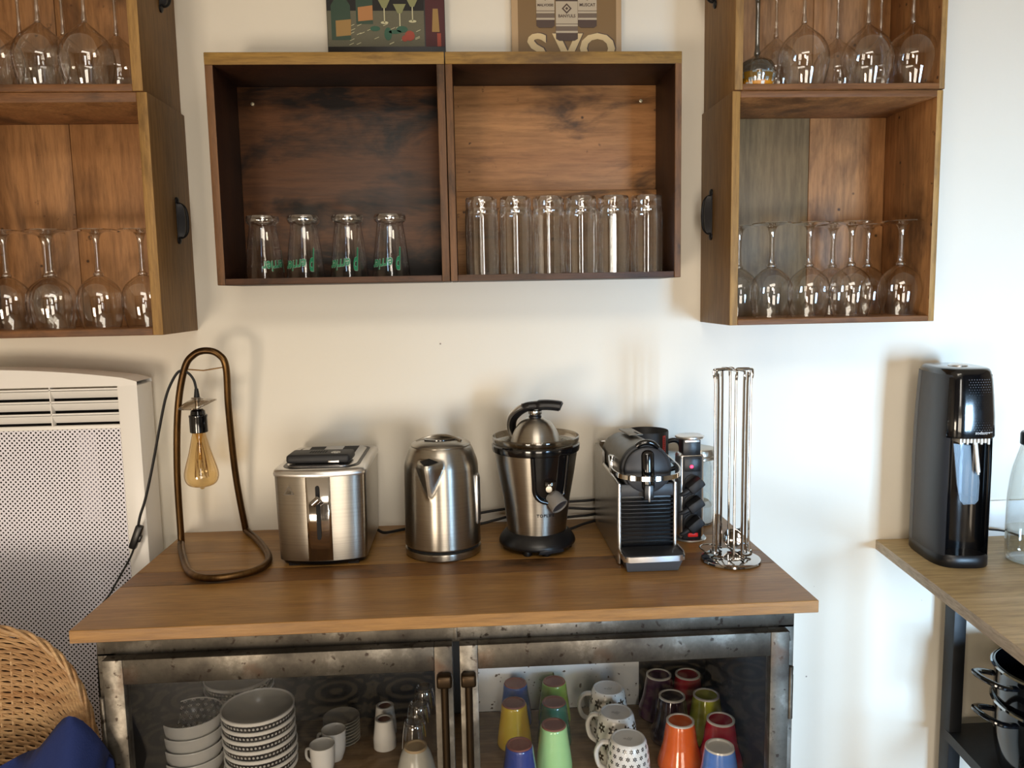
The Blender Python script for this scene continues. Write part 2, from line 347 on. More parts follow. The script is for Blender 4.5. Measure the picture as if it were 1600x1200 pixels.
def tube(bm, pts, r, seg=8, closed=False, mi=0, sx=1.0, cap=True):
    pts = [Vector(p) for p in pts]; n = len(pts); rings = []
    t0 = (pts[1] - pts[0]).normalized(); up = Vector((0, 0, 1)) if abs(t0.z) < .9 else Vector((1, 0, 0))
    nrm = (up - t0 * up.dot(t0)).normalized()
    for i, p in enumerate(pts):
        a = pts[i - 1] if (i > 0 or closed) else pts[i]; b = pts[(i + 1) % n] if (i < n - 1 or closed) else pts[i]
        t = (b - a).normalized() if (b - a).length > 1e-9 else t0
        nrm = (nrm - t * nrm.dot(t)); nrm = nrm.normalized() if nrm.length > 1e-6 else t.orthogonal().normalized()
        bi = t.cross(nrm); rr = r[i] if isinstance(r, (list, tuple)) else r
        rings.append([bm.verts.new(p + (nrm * math.cos(2 * PI * k / seg) + bi * math.sin(2 * PI * k / seg) * sx) * rr) for k in range(seg)])
    for i in range(n if closed else n - 1):
        A, B = rings[i], rings[(i + 1) % n]
        for k in range(seg):
            f = bm.faces.new((A[k], A[(k + 1) % seg], B[(k + 1) % seg], B[k])); f.material_index = mi
    if not closed and cap:
        for rg in (rings[0][::-1], rings[-1]):
            f = bm.faces.new(rg); f.material_index = mi
    return [v for rg in rings for v in rg]
def prism(bm, poly, z0, z1, mi=0, top=None):
    """poly (x, y) extruded in z; top = polygon at z1 (same length)"""
    top = top or poly
    A = [bm.verts.new((x, y, z0)) for x, y in poly]; B = [bm.verts.new((x, y, z1)) for x, y in top]
    n = len(A); fs = [bm.faces.new(A[::-1]), bm.faces.new(B)]
    for i in range(n): fs.append(bm.faces.new((A[i], A[(i + 1) % n], B[(i + 1) % n], B[i])))
    for f in fs: f.material_index = mi
    return A + B
def loft(bm, levels, mi=0, cap=True):
    """levels: list of (polygon, z)"""
    rings = [[bm.verts.new((x, y, z)) for x, y in poly] for poly, z in levels]
    n = len(rings[0])
    for A, B in zip(rings[:-1], rings[1:]):
        for i in range(n): f = bm.faces.new((A[i], A[(i + 1) % n], B[(i + 1) % n], B[i])); f.material_index = mi
    if cap:
        for r in (rings[0][::-1], rings[-1]): f = bm.faces.new(r); f.material_index = mi
    return [v for r in rings for v in r]
def rrect(x0, x1, y0, y1, r, n=6, rb=None):
    rb = r if rb is None else rb; out = []
    for (cx, cy, a, q) in ((x1 - rb, y1 - rb, 0, rb), (x0 + rb, y1 - rb, 90, rb), (x0 + r, y0 + r, 180, r), (x1 - r, y0 + r, 270, r)):
        for k in range(n + 1):
            t = math.radians(a + 90 * k / n); out.append((cx + q * math.cos(t), cy + q * math.sin(t)))
    return out
def link(name, me, parent=None, mats=()):
    o = bpy.data.objects.new(name, me); C.objects.link(o)
    for m in mats: me.materials.append(m)
    if parent is not None: o.parent = parent
    return o
def obj(name, bm, mat, parent=None, smooth=True, ang=38, loc=None, fixn=True):
    if fixn: bmesh.ops.recalc_face_normals(bm, faces=bm.faces)
    me = bpy.data.meshes.new(name)
    if smooth:
        la = math.radians(ang)
        for f in bm.faces: f.smooth = True
        for e in bm.edges:
            if len(e.link_faces) == 2:
                try: e.smooth = e.calc_face_angle() < la
                except ValueError: pass
    bm.to_mesh(me); bm.free()
    o = link(name, me, parent, mat if isinstance(mat, (list, tuple)) else (mat,))
    if loc: o.location = loc
    return o
def new(): return bmesh.new()
def thing(name, label, cat, loc=(0, 0, 0), rz=0, group=None):
    o = bpy.data.objects.new(name, None); C.objects.link(o); o.location = loc; o.rotation_euler = (0, 0, rz)
    o.empty_display_size = .02
    return tag(o, label, cat, group)
def tag(o, label, cat, group=None):
    o['label'] = label; o['category'] = cat
    if group: o['group'] = group
    return o
def struct(name, bm, mat, **k):
    o = obj(name, bm, mat, **k); o['kind'] = 'structure'; return o
def dup(root, loc, rz=0, label=None, group=None):
    r = root.copy(); C.objects.link(r); r.location = loc; r.rotation_euler = (0, 0, rz)
    if label: r['label'] = label
    if group: r['group'] = group
    for ch in list(root.children):
        c = ch.copy(); C.objects.link(c); c.parent = r
        for g in list(ch.children):
            d = g.copy(); C.objects.link(d); d.parent = c
    return r
def rz_(a, c=(0, 0, 0)): c = Vector(c); return Matrix.Translation(c) @ Matrix.Rotation(a, 4, 'Z') @ Matrix.Translation(-c)
def text_bm(body, size, extrude=.0003, offset=0.0, shear=0.0, fn=None, mi=0, align='CENTER', space=1.0):
    cu = bpy.data.curves.new('lettering', 'FONT'); cu.body = body; cu.size = size; cu.extrude = extrude; cu.offset = offset; cu.shear = shear
    cu.align_x = align; cu.resolution_u = 3; cu.space_character = space
    o = bpy.data.objects.new('lettering', cu); C.objects.link(o)
    dg = bpy.context.evaluated_depsgraph_get(); me = bpy.data.meshes.new_from_object(o.evaluated_get(dg))
    bpy.data.objects.remove(o); bpy.data.curves.remove(cu)
    bm = bmesh.new(); bm.from_mesh(me); bpy.data.meshes.remove(me)
    for f in bm.faces: f.material_index = mi
    if fn:
        for v in bm.verts: v.co = fn(v.co.copy())
    return bm
def merge(dst, src):
    me = bpy.data.meshes.new('tmp'); src.to_mesh(me); src.free(); dst.from_mesh(me); bpy.data.meshes.remove(me)

# ------------------------------------------------------------------ room
XL, XR, ZC = -2.3, 2.6, 2.5
b = new(); box(b, XL - .1, XR + .1, YB - .1, .1, -.05, 0); struct('floor', b, M_tile, smooth=False)
b = new(); box(b, XL - .1, XR + .1, YB - .1, .1, ZC, ZC + .05); struct('ceiling', b, M_ceil, smooth=False)
b = new(); box(b, XL, XR, 0, .1, 0, ZC); struct('wall_back', b, M_wall, smooth=False)
b = new(); box(b, XL - .1, XL, YB, .1, 0, ZC); struct('wall_left', b, M_room, smooth=False)
b = new(); box(b, XR, XR + .1, YB, .1, 0, ZC); struct('wall_right', b, M_room, smooth=False)
# wall behind the camera with three glazed openings, set low to mimic floor bounce
ops = [(-1.75, -.95, .03, .82), (-.15, .75, .08, 1.18), (1.40, 2.10, .15, 1.35)]
upper = (.08, .52, 1.30, 2.22)
b = new(); xs = XL
for (x0, x1, z0, z1) in ops:
    box(b, xs, x0, YB - .1, YB, 0, ZC); box(b, x0, x1, YB - .1, YB, 0, z0); xs = x1
    if x0 == -.15:
        box(b, x0, upper[0], YB - .1, YB, z1, ZC); box(b, upper[1], x1, YB - .1, YB, z1, ZC); box(b, upper[0], upper[1], YB - .1, YB, z1, upper[2]); box(b, upper[0], upper[1], YB - .1, YB, upper[3], ZC)
    else: box(b, x0, x1, YB - .1, YB, z1, ZC)
box(b, xs, XR, YB - .1, YB, 0, ZC)
struct('wall_front', b, M_front, smooth=False)
for i, (x0, x1, z0, z1) in enumerate(ops + [upper]):
    b = new(); t = .035; y0, y1 = YB + .03, YB + .06
    box(b, x0, x0 + t, y0, y1, z0, z1); box(b, x1 - t, x1, y0, y1, z0, z1); box(b, x0, x1, y0, y1, z0, z0 + t); box(b, x0, x1, y0, y1, z1 - t, z1)
    box(b, (x0 + x1) / 2 - t / 2, (x0 + x1) / 2 + t / 2, y0, y1, z0, z1)
    struct('window_%d' % (i + 1), b, M_white, smooth=False)

for i, x in enumerate((-2.1, -.62, -.36, .98, 1.22, 2.32)):  # unseen dark boards added so shiny metal reflects dark bands
    b = new(); box(b, x - .07, x + .07, YB + .001, YB + .03, 0, 2.3, .003); struct('reflection_board_%d' % (i + 1), b, M_refl_board, smooth=False)

# ------------------------------------------------------------------ wooden crates
def crate(x0, x1, z0, z1, dep, ts, tt, tb, label, side=None, edge=None, edgex=None, inner=None, planks=(), plankmats=(), horizontal=False, screws=(), handle=None, edgeb=None, name='wooden_crate', tsr=None, stainfloor=None, bx=0):
    side = side or W_side; edge = edge or W_edge; edgex = edgex or W_edgex; inner = inner or W_in_o; tsr = tsr or ts
    c = ((x0 + x1) / 2, 0, z0); o = thing(name, label, 'crate', c, group='old wooden crates hung on the wall')
    w0, w1, h = x0 - c[0], x1 - c[0], z1 - z0
    def board(nm, xa, xb, za, zb, mats, bev=.0012, ya=-dep, yb=-.001):
        b = new(); box(b, xa, xb, ya, yb, za, zb, bev)
        b.normal_update()
        for f in b.faces:
            n = f.normal
            f.material_index = 1 if n.y < -.7 else (0 if abs(n.x) < .5 else (2 if (n.x > 0) == (xa > 0) else 0))
        # uneven, worn front arris
        for v in b.verts:
            if v.co.y < -dep + .004: v.co.y += random.uniform(0, .0010)
        return obj(nm, b, mats, o)
    board('side_board', w0, w0 + ts, 0, h, (inner, edge, side))
    board('side_board', w1 - tsr, w1, 0, h, (inner, edge, side))
    board('top_board', w0 + (0 if horizontal else ts), w1 - (0 if horizontal else tsr), h - tt, h + (.0005 if horizontal else 0), (inner, edgex, inner), ya=-dep - (.001 if horizontal else 0))
    board('bottom_board', w0 + ts, w1 - tsr + bx, 0, tb, (inner, edgeb or edgex, inner))
    if horizontal:
        zz = [tb] + list(planks) + [h - tt]
        for a, bb, m in zip(zz[:-1], zz[1:], plankmats):
            b = new(); box(b, w0 + ts, w1 - tsr, -.012 - (.006 if (a == tb and len(planks)) else 0), -.001, a + .0004, bb - .0004, .0006); obj('back_plank', b, m, o)
    else:
        xx = [w0 + ts] + [p - c[0] for p in planks] + [w1 - tsr]
        for a, bb, m in zip(xx[:-1], xx[1:], plankmats):
            b = new(); box(b, a + .0006, bb - .0006, -.012, -.001, tb, h - tt, .001); obj('back_plank', b, m, o)
    for (sx, sz) in screws:
        b = new(); lathe(b, [(0, .0022), (.0035, .0018), (.0044, 0)], 16); box(b, -.0026, .0026, -.0005, .0005, .0018, .0026); box(b, -.0005, .0005, -.0026, .0026, .0018, .0026)
        bmesh.ops.transform(b, matrix=Matrix.Rotation(PI / 2, 4, 'X'), verts=b.verts)
        s = obj('screw', b, M_screw, o, loc=(sx - c[0], -.012, sz - z0))
    if handle:
        sgn, hy, hz0, hz1 = handle; hx = (w1 if sgn > 0 else w0)
        b = new(); zm = (hz0 + hz1) / 2 - z0; hl = (hz1 - hz0) / 2
        # plate with flared ends and a cupped grip
        box(b, hx, hx + sgn * .0025, hy - .006, hy + .006, zm - hl, zm + hl, .001) if sgn > 0 else box(b, hx - .0025, hx, hy - .006, hy + .006, zm - hl, zm + hl, .001)
        for q in (-1, 1):
            lathe(b, [(0, 0), (.0075, 0), (.0075, .003), (.004, .0048), (0, .0052)], 14, mat=Matrix.Translation((hx, hy, zm + q * (hl - .004))) @ Matrix.Rotation(sgn * PI / 2, 4, 'Y'))
        pth = [(hx + sgn * .002, hy + .001, zm - hl * .80), (hx + sgn * .008, hy + .008, zm - hl * .74), (hx + sgn * .013, hy + .014, zm - hl * .52), (hx + sgn * .0145, hy + .017, zm), (hx + sgn * .013, hy + .014, zm + hl * .52), (hx + sgn * .008, hy + .008, zm + hl * .74), (hx + sgn * .002, hy + .001, zm + hl * .80)]
        sp = smooth_path(pth, 4)
        # cup shell between plate and arch
        back = [Vector((hx + sgn * .0015, hy - .005, p.z)) for p in sp]
        mid = [(p + q) / 2 + Vector((sgn * .006, -.004, 0)) for p, q in zip(sp, back)]
        for A, B in ((back, mid), (mid, sp)):
            va = [b.verts.new(p) for p in A]; vb = [b.verts.new(p) for p in B]
            for i in range(len(va) - 1): b.faces.new((va[i], va[i + 1], vb[i + 1], vb[i]))
        tube(b, sp, .0028, 8)
        obj('pull_handle', b, M_iron, o, fixn=False)
    return o
crate(-.469, -.0305, 1.4256, 1.8482, .166, .015, .022, .012, 'centre left wooden crate with very dark stained interior, above the toaster',
      side=W_in_d2, edge=W_red, edgex=W_edgex, edgeb=W_lowx, inner=W_in_d2, horizontal=True, plankmats=(W_in_d,), screws=((-.424, 1.792),))
crate(-.029, .4179, 1.4256, 1.8482, .166, .013, .022, .012, 'centre right wooden crate with orange brown back, above the juicer',
      side=W_side, edge=W_red, edgex=W_edgex, edgeb=W_lowx, inner=W_in_d2, horizontal=True, planks=(.187,), plankmats=(W_in_ox, W_in_ox), screws=((.373, 1.794),))
crate(-.973, -.565, 1.3355, 1.7727, .193, .019, .018, .013, 'lower left wooden crate with black handle, above the white radiator', edgex=W_redx,
      planks=(-.79,), plankmats=(W_in_o, W_in_o), handle=(1, -.080, 1.513, 1.597))
crate(-.979, -.571, 1.7740, 2.2100, .193, .019, .018, .013, 'upper left wooden crate cut by the top of the photo, full of large wine glasses', edgex=W_redx,
      planks=(-.80,), plankmats=(W_in_o, W_in_o), handle=(1, -.080, 1.950, 2.034))
crate(.506, .9137, 1.3308, 1.7686, .1955, .0155, .012, .011, 'lower right wooden crate with grey and orange back planks, above the capsule stand', edgex=W_redx,
      planks=(.735,), plankmats=(W_in_g, W_in_o), handle=(-1, -.075, 1.505, 1.601), tsr=.012)
crate(.510, .9160, 1.7705, 2.2065, .1955, .0155, .012, .011, 'upper right wooden crate cut by the top of the photo, holding the label glass', edgex=W_redx,
      planks=(.738,), plankmats=(W_in_o, W_in_o), handle=(-1, -.075, 1.960, 2.056), tsr=.012, bx=.012)

# ------------------------------------------------------------------ wine glasses (upside down on their rims)
def bez(p, n=5):
    return [(v.x, v.y) for v in smooth_path([(a, c, 0) for a, c in p], n)]
def wine(name, prof_bowl, prof_stem, mats, label, loc, group, cat='wine glass', foot_r=.038, h=.187):
    t = thing(name, label, cat, loc, group=group)
    b = new(); lathe(b, bez(prof_bowl), 36); obj('bowl', b, mats[0], t)
    b = new(); lathe(b, bez(prof_stem, 4), 20); obj('stem', b, mats[1], t)
    b = new(); lathe(b, [(.006, h - .010), (.010, h - .007), (foot_r * .5, h - .0045), (foot_r, h - .0022), (foot_r + .0004, h - .0012), (foot_r, h), (foot_r * .4, h - .001), (0, h - .001)], 36); obj('foot', b, mats[1], t)
    return t
G_stem = thin_glass('stem_glass', tint=(.86, .84, .80), edge=(.30, .28, .26), gloss=1.6, base=.12, rough=.02)
GW = (G_wine, G_stem)
bowlA = [(.0325, 0), (.0372, .018), (.0410, .042), (.0400, .062), (.0335, .080), (.0190, .094), (.007, .1005), (0, .1012)]
stemA = [(0, .100), (.0085, .1005), (.0088, .105), (.0062, .108), (.0052, .118), (.0048, .145), (.0056, .165), (.0085, .176), (.012, .180)]
bowlB = [(.0365, 0), (.0430, .022), (.0480, .048), (.0472, .068), (.0385, .090), (.0230, .106), (.010, .117), (.004, .123), (0, .124)]
stemB = [(0, .122), (.0055, .124), (.0048, .132), (.0036, .146), (.0035, .185), (.0045, .205), (.008, .213), (.012, .2165)]
zLL, zLU, zRL, zRU = 1.3355 + .013, 1.774 + .013, 1.3308 + .011, 1.7705 + .011
g = 'upside-down wine glasses in the lower left crate'
wa = wine('wine_glass', bowlA, stemA, GW, 'small stemmed glass in the lower left crate, cut by the photo edge', (-.873, -.13, zLL), g)
dup(wa, (-.826, -.075, zLL), 0, 'small stemmed glass in the lower left crate, standing directly behind another glass', g)
dup(wa, (-.7865, -.135, zLL), 0, 'small stemmed glass in the lower left crate, front of the two whose stems overlap', g)
dup(wa, (-.702, -.13, zLL), 0, 'small stemmed glass in the lower left crate, next to last on the right', g)
dup(wa, (-.6235, -.12, zLL), 0, 'small stemmed glass in the lower left crate, rightmost, half hidden by the crate side', g)
g = 'upside-down large wine glasses in the upper left crate'
wb = wine('wine_glass', bowlB, stemB, GW, 'large balloon glass in the upper left crate, front row, cut by the photo edge', (-.853, -.14, zLU), g, h=.222)
dup(wb, (-.771, -.14, zLU), 0, 'large balloon glass in the upper left crate, middle of the front row', g)
dup(wb, (-.688, -.14, zLU), 0, 'large balloon glass in the upper left crate, right end of the front row', g)
dup(wb, (-.664, -.062, zLU), 0, 'large balloon glass in the upper left crate, right end of the back row', g)
dup(wb, (-.762, -.065, zLU), 0, 'large balloon glass in the upper left crate, middle of the back row', g)
dup(wb, (-.846, -.06, zLU), 0, 'large balloon glass in the upper left crate, left end of the back row', g)
g = 'upside-down wine glasses in the lower right crate'
dup(wa, (.5640, -.075, zRL), 0, 'small stemmed glass in the lower right crate, leftmost, mostly hidden by the crate side', g)
dup(wa, (.6080, -.14, zRL), 0, 'small stemmed glass in the lower right crate, before the grey plank', g)
dup(wa, (.6850, -.14, zRL), 0, 'small stemmed glass in the lower right crate, before the joint of the planks', g)
dup(wa, (.7680, -.145, zRL), 0, 'small stemmed glass in the lower right crate, front one of the pair with touching stems', g)
dup(wa, (.7700, -.060, zRL), 0, 'small stemmed glass in the lower right crate, rear one of the pair with touching stems', g)
dup(wa, (.8450, -.062, zRL), 0, 'small stemmed glass in the lower right crate, back row, second from the right', g)
dup(wa, (.8690, -.148, zRL), 0, 'small stemmed glass in the lower right crate, rightmost, front row', g)
g = 'upside-down large wine glasses in the upper right crate'
dup(wb, (.6615, -.145, zRU), 0, 'large balloon glass in the upper right crate, front row, next to the label glass', g)
dup(wb, (.6400, -.060, zRU), 0, 'large balloon glass in the upper right crate, left end of the back row', g)
dup(wb, (.7700, -.055, zRU), 0, 'large balloon glass in the upper right crate, back row middle, before the plank joint', g)
dup(wb, (.7880, -.145, zRU), 0, 'large balloon glass in the upper right crate, largest looking, centre of the front row', g)
dup(wb, (.8580, -.060, zRU), 0, 'large balloon glass in the upper right crate, back row right, only its stem clearly seen', g)
dup(wb, (.8760, -.148, zRU), 0, 'large balloon glass in the upper right crate, rightmost of the front row', g)
# the glass with the orange and white band
bowlC = [(.0290, 0), (.0345, .018), (.0355, .030), (.0290, .047), (.013, .057), (.005, .062), (0, .0625)]
stemC = [(0, .061), (.006, .063), (.0045, .075), (.0042, .10), (.0042, .150), (.006, .165), (.010, .170)]
lg = wine('label_glass', bowlC, stemC, (G_blue, G_blue), 'dark blue tinted stemmed glass with an orange and white printed band, upper right crate', (.5655, -.158, zRU), None, 'glass', .028, .178)
def band_mat():
    m, nt, out = newmat('orange_white_square_print'); p = N(nt, 'ShaderNodeBsdfPrincipled'); tc = N(nt, 'ShaderNodeTexCoord'); s = N(nt, 'ShaderNodeSeparateXYZ'); nt.links.new(tc.outputs['Object'], s.inputs[0])
    a = math_(nt, 'MULTIPLY', math_(nt, 'ARCTAN2', s.outputs[1], s.outputs[0]), 26 / (2 * PI)); h = math_(nt, 'MULTIPLY', s.outputs[2], 135)
    cv = N(nt, 'ShaderNodeCombineXYZ'); nt.links.new(math_(nt, 'FLOOR', a), cv.inputs[0]); nt.links.new(math_(nt, 'FLOOR', h), cv.inputs[1])
    wn = N(nt, 'ShaderNodeTexWhiteNoise'); nt.links.new(cv.outputs[0], wn.inputs['Vector'])
    k = math_(nt, 'GREATER_THAN', wn.outputs['Value'], .45)
    edge = math_(nt, 'MULTIPLY', math_(nt, 'GREATER_THAN', math_(nt, 'FRACT', a), .12), math_(nt, 'GREATER_THAN', math_(nt, 'FRACT', h), .12))
    col = mix(nt, math_(nt, 'MULTIPLY', k, edge), lin('#d08a1c'), lin('#e6e2da'))
    nt.links.new(col, p.inputs['Base Color']); p.inputs['Roughness'].default_value = .35; nt.links.new(p.outputs[0], out.inputs[0]); return m
b = new(); lathe(b, bez([(.0293, .0005), (.0325, .011), (.0350, .0215), (.0357, .0260)], 3), 40); obj('printed_band', b, band_mat(), lg)

# ------------------------------------------------------------------ printed tumblers
M_green = plain('green_print', '#1f7a55', .4); M_gout = plain('pale_print_outline', '#a9c4b4', .4)
zC = 1.4256 + .012
prof = [(.0372, 0), (.0345, .030), (.0300, .070), (.0262, .095), (.0255, .103)]
def printed(x, ang, label, twist=0):
    t = thing('printed_tumbler', label, 'glass', (x, -.118, zC), ang, 'printed tumblers in the dark crate')
    b = new(); lathe(b, bez(prof), 40); obj('glass_wall', b, G_print, t)
    b = new(); lathe(b, [(.0255, .103), (.0300, .107), (.0312, .111), (.0312, .116), (.0295, .1195), (.012, .1185), (0, .1180)], 40); obj('thick_base', b, G_thick, t)
    def rad(z): return .0372 - (.0372 - .0262) * min(1, max(0, z / .095)) ** 1.15 + .0004
    def wrap(off):
        def f(p):
            # upside-down lettering on the outside, rising to the right like a flag
            u, v = -p.x, -p.y
            z = .0300 + v + .002 * math.sin(u * 60)
            r = rad(z) + off; a = -PI / 2 + u / r
            return Vector((r * math.cos(a), r * math.sin(a), z))
        return f
    def cond(p, top=.0295, sy=1.55): return Vector((p.x, (p.y - top / sy) * sy + .000, 0))
    small = lambda off: (lambda p: wrap(off)(Vector((p.x + .008, p.y * 1.5 - .004, 0))))
    bigp = lambda off: (lambda p: wrap(off)(Vector((p.x * .95 - .0265, p.y * 3.1 - .0225, 0))))
    q = text_bm('errier', .0195, 0, .0006, .1, small(.0)); merge(q, text_bm('P', .0195, 0, .0006, .1, bigp(.0))); obj('lettering_outline', q, M_gout, t, smooth=False)
    b2 = text_bm('errier', .0195, 0, .0003, .1, small(.0006)); merge(b2, text_bm('P', .0195, 0, .0004, .1, bigp(.0006)))
    obj('lettering', b2, M_green, t, smooth=False)
    return t
pr = printed(-.391, 1.0, 'tapered tumbler with green lettering turned aside, leftmost of four in the dark crate')
dup(pr, (-.3125, -.118, zC), -.18, 'tapered tumbler with green lettering, second from the left in the dark crate')
dup(pr, (-.2275, -.118, zC), -.22, 'tapered tumbler with green lettering, third from the left in the dark crate')
dup(pr, (-.1460, -.118, zC), -.24, 'tapered tumbler with green lettering, rightmost of four in the dark crate')

# ------------------------------------------------------------------ ribbed tall tumblers
def ribbed(x, label):
    t = thing('ribbed_tumbler', label, 'glass', (x, -.120, zC), random.uniform(0, 1), 'ribbed tumblers in the orange brown crate')
    b = new(); lathe(b, [(.0318, 0), (.0322, .02), (.0322, .112), (.0316, .118)], 80, flute=(20, .014)); obj('glass_wall', b, G_tumb, t, ang=60)
    b = new(); lathe(b, [(.0285, 0), (.029, .10), (.0285, .128)], 32); obj('inner_wall', b, G_print, t)
    b = new(); lathe(b, [(.0316, .118), (.0325, .121), (.0322, .124), (.0306, .128), (.0310, .131), (.0310, .146), (.0295, .149), (0, .1485)], 48); obj('thick_base', b, G_thick, t)
    return t
rb = ribbed(.0335, 'tall ribbed tumbler, leftmost of six, standing slightly apart')
for x, l in ((.1000, 'tall ribbed tumbler, second of six from the left'), (.1650, 'tall ribbed tumbler, third of six from the left'), (.2295, 'tall ribbed tumbler, fourth of six, third from the right'),
             (.2935, 'tall ribbed tumbler, fifth of six, next to the right end'), (.3605, 'tall ribbed tumbler, rightmost of six, beside the crate side')):
    dup(rb, (x, -.120, zC), random.uniform(0, 1), l)

# ------------------------------------------------------------------ two pictures standing on the centre crates
zt = 1.8492
def disc_poly(cx, cz, rx, rz, n=20): return [(cx + rx * math.cos(2 * PI * i / n), cz + rz * math.sin(2 * PI * i / n)) for i in range(n)]
def flat(b, poly, y, mi=0, th=.0004):
    A = [b.verts.new((x, y, z)) for x, z in poly]; B = [b.verts.new((x, y + th, z)) for x, z in poly]
    n = len(A); fs = [b.faces.new(A), b.faces.new(B[::-1])] + [b.faces.new((A[i], B[i], B[(i + 1) % n], A[(i + 1) % n])) for i in range(n)]
    for f in fs: f.material_index = mi
def rectp(x0, x1, z0, z1): return [(x0, z0), (x1, z0), (x1, z1), (x0, z1)]
k = 1 / 783.
def P1(px, py): return ((px - 604.5) * k, (1.888 - zt) + (81 - py) * k)
t = thing('still_life_picture', 'dark still life picture with green bottles and red rose on the centre left crate', 'picture', (-.1475, -.026, zt))
b = new(); box(b, -.118, .118, 0, .004, 0, .31, .001); obj('board', b, plain('dark_painted_tin', '#15100f', .45), t)
pm = [plain('p_cloth', '#62604e', .6, bump=.4, bscale=300), plain('p_dark', '#0f0d0e', .6), plain('p_curtain', '#4a1a20', .6), plain('p_bottle', '#24402f', .4), plain('p_label', '#9c7c48', .6),
      plain('p_glass', '#84875a', .4), plain('p_rose', '#9c4434', .6), plain('p_leaf', '#2f5a48', .6), plain('p_line', '#c8c4a0', .5), plain('p_label2', '#b07c4c', .6)]
b = new()
flat(b, [P1(513, 72), P1(664, 72), P1(664, 18), P1(513, 18)], -.0004, 0)
flat(b, [P1(513, 18), P1(664, 18), P1(664, -150), P1(513, -150)], -.0004, 1)
flat(b, [P1(666, 72), P1(696, 72), P1(696, -150), P1(666, -150)], -.0004, 2)
def bottle_shape(cx, w, by, sh, top):
    return [P1(cx - w, by), P1(cx + w, by), P1(cx + w, sh), P1(cx + w * .4, sh - 14), P1(cx + w * .33, top), P1(cx - w * .33, top), P1(cx - w * .4, sh - 14), P1(cx - w, sh)]
flat(b, bottle_shape(534, 15, 62, 10, -60), -.0009, 3); flat(b, [P1(526, 57), P1(549, 55), P1(550, 31), P1(526, 33)], -.0013, 4)
flat(b, bottle_shape(571, 13, 38, -10, -70), -.0009, 3); flat(b, [P1(561, 34), P1(584, 32), P1(584, 10), P1(561, 13)], -.0013, 9)
for gx, gy in ((602, 14), (626, 22), (646, 12)):
    flat(b, [P1(gx - 3, gy), P1(gx + 3, gy), P1(gx + 10, gy - 14), P1(gx - 10, gy - 14)], -.0010, 5); flat(b, [P1(gx - .8, gy + 22), P1(gx + .8, gy + 22), P1(gx + .8, gy), P1(gx - .8, gy)], -.0010, 8)
    flat(b, disc_poly(*P1(gx, gy + 22), 6 * k, 2 * k), -.0010, 8)
flat(b, disc_poly(*P1(641, 56), 8 * k, 8 * k, 9), -.0014, 6); flat(b, disc_poly(*P1(633, 60), 5 * k, 5 * k, 7), -.0013, 6)
for lx, ly, ra, rb_ in ((587, 45, 8, 4), (607, 53, 6, 10), (629, 46, 9, 5), (618, 50, 10, 3)): flat(b, disc_poly(*P1(lx, ly), ra * k, rb_ * k, 12), -.0011, 7)
flat(b, [P1(676, 50), P1(688, 50), P1(686, 15), P1(678, 15)], -.0009, 4); flat(b, [P1(684, 72), P1(690, 72), P1(690, 52), P1(684, 52)], -.0009, 6)
for i in range(26):
    x, y = random.uniform(516, 655), random.uniform(40, 70); flat(b, [P1(x, y), P1(x + 7, y - 3), P1(x + 7.4, y - 2.4), P1(x + .4, y + .6)], -.00075, 8)
obj('painted_scene', b, pm, t, smooth=False)
def P2(px, py): return ((px - 886) * k, (1.888 - zt) + (82 - py) * k)
t = thing('wine_advertising_sign', 'tan sign with three sepia bottles and large cream letters on the centre right crate', 'sign', (.2175, -.026, zt))
b = new(); box(b, -.1125, .1125, 0, .004, 0, .31, .001); obj('board', b, plain('pale_tin_edge', '#b89a74', .5), t)
sm = [plain('s_ground', '#7d6038', .5, bump=.15), plain('s_brown', '#4a362c', .5), plain('s_cream', '#d6bd8e', .5), plain('s_lab', '#b8aa94', .5), plain('s_mid', '#6d5c4e', .5)]
b = new(); flat(b, rectp(-.0985 - .001, .0985 + .003, 0, .309), -.0004, 0); obj('printed_ground', b, sm[0], t, smooth=False)
for ch, cx, sz in (('S', 838, .080), ('V', 887, .080), ('O', 935, .080)):
    for off, mt, yy, nm in ((.0024, sm[1], -.0010, 'letter_shadow'), (0, sm[2], -.0016, 'letter')):
        x0, z0 = P2(cx, 53)
        bb = text_bm(ch, sz, 0, .0022, 0, lambda p, x0=x0, z0=z0, off=off, yy=yy, sz=sz: Vector((x0 + off + p.x * 1.15, yy, z0 - .72 * sz + off * .6 + p.y)))
        obj(nm, bb, mt, t, smooth=False, fixn=False)
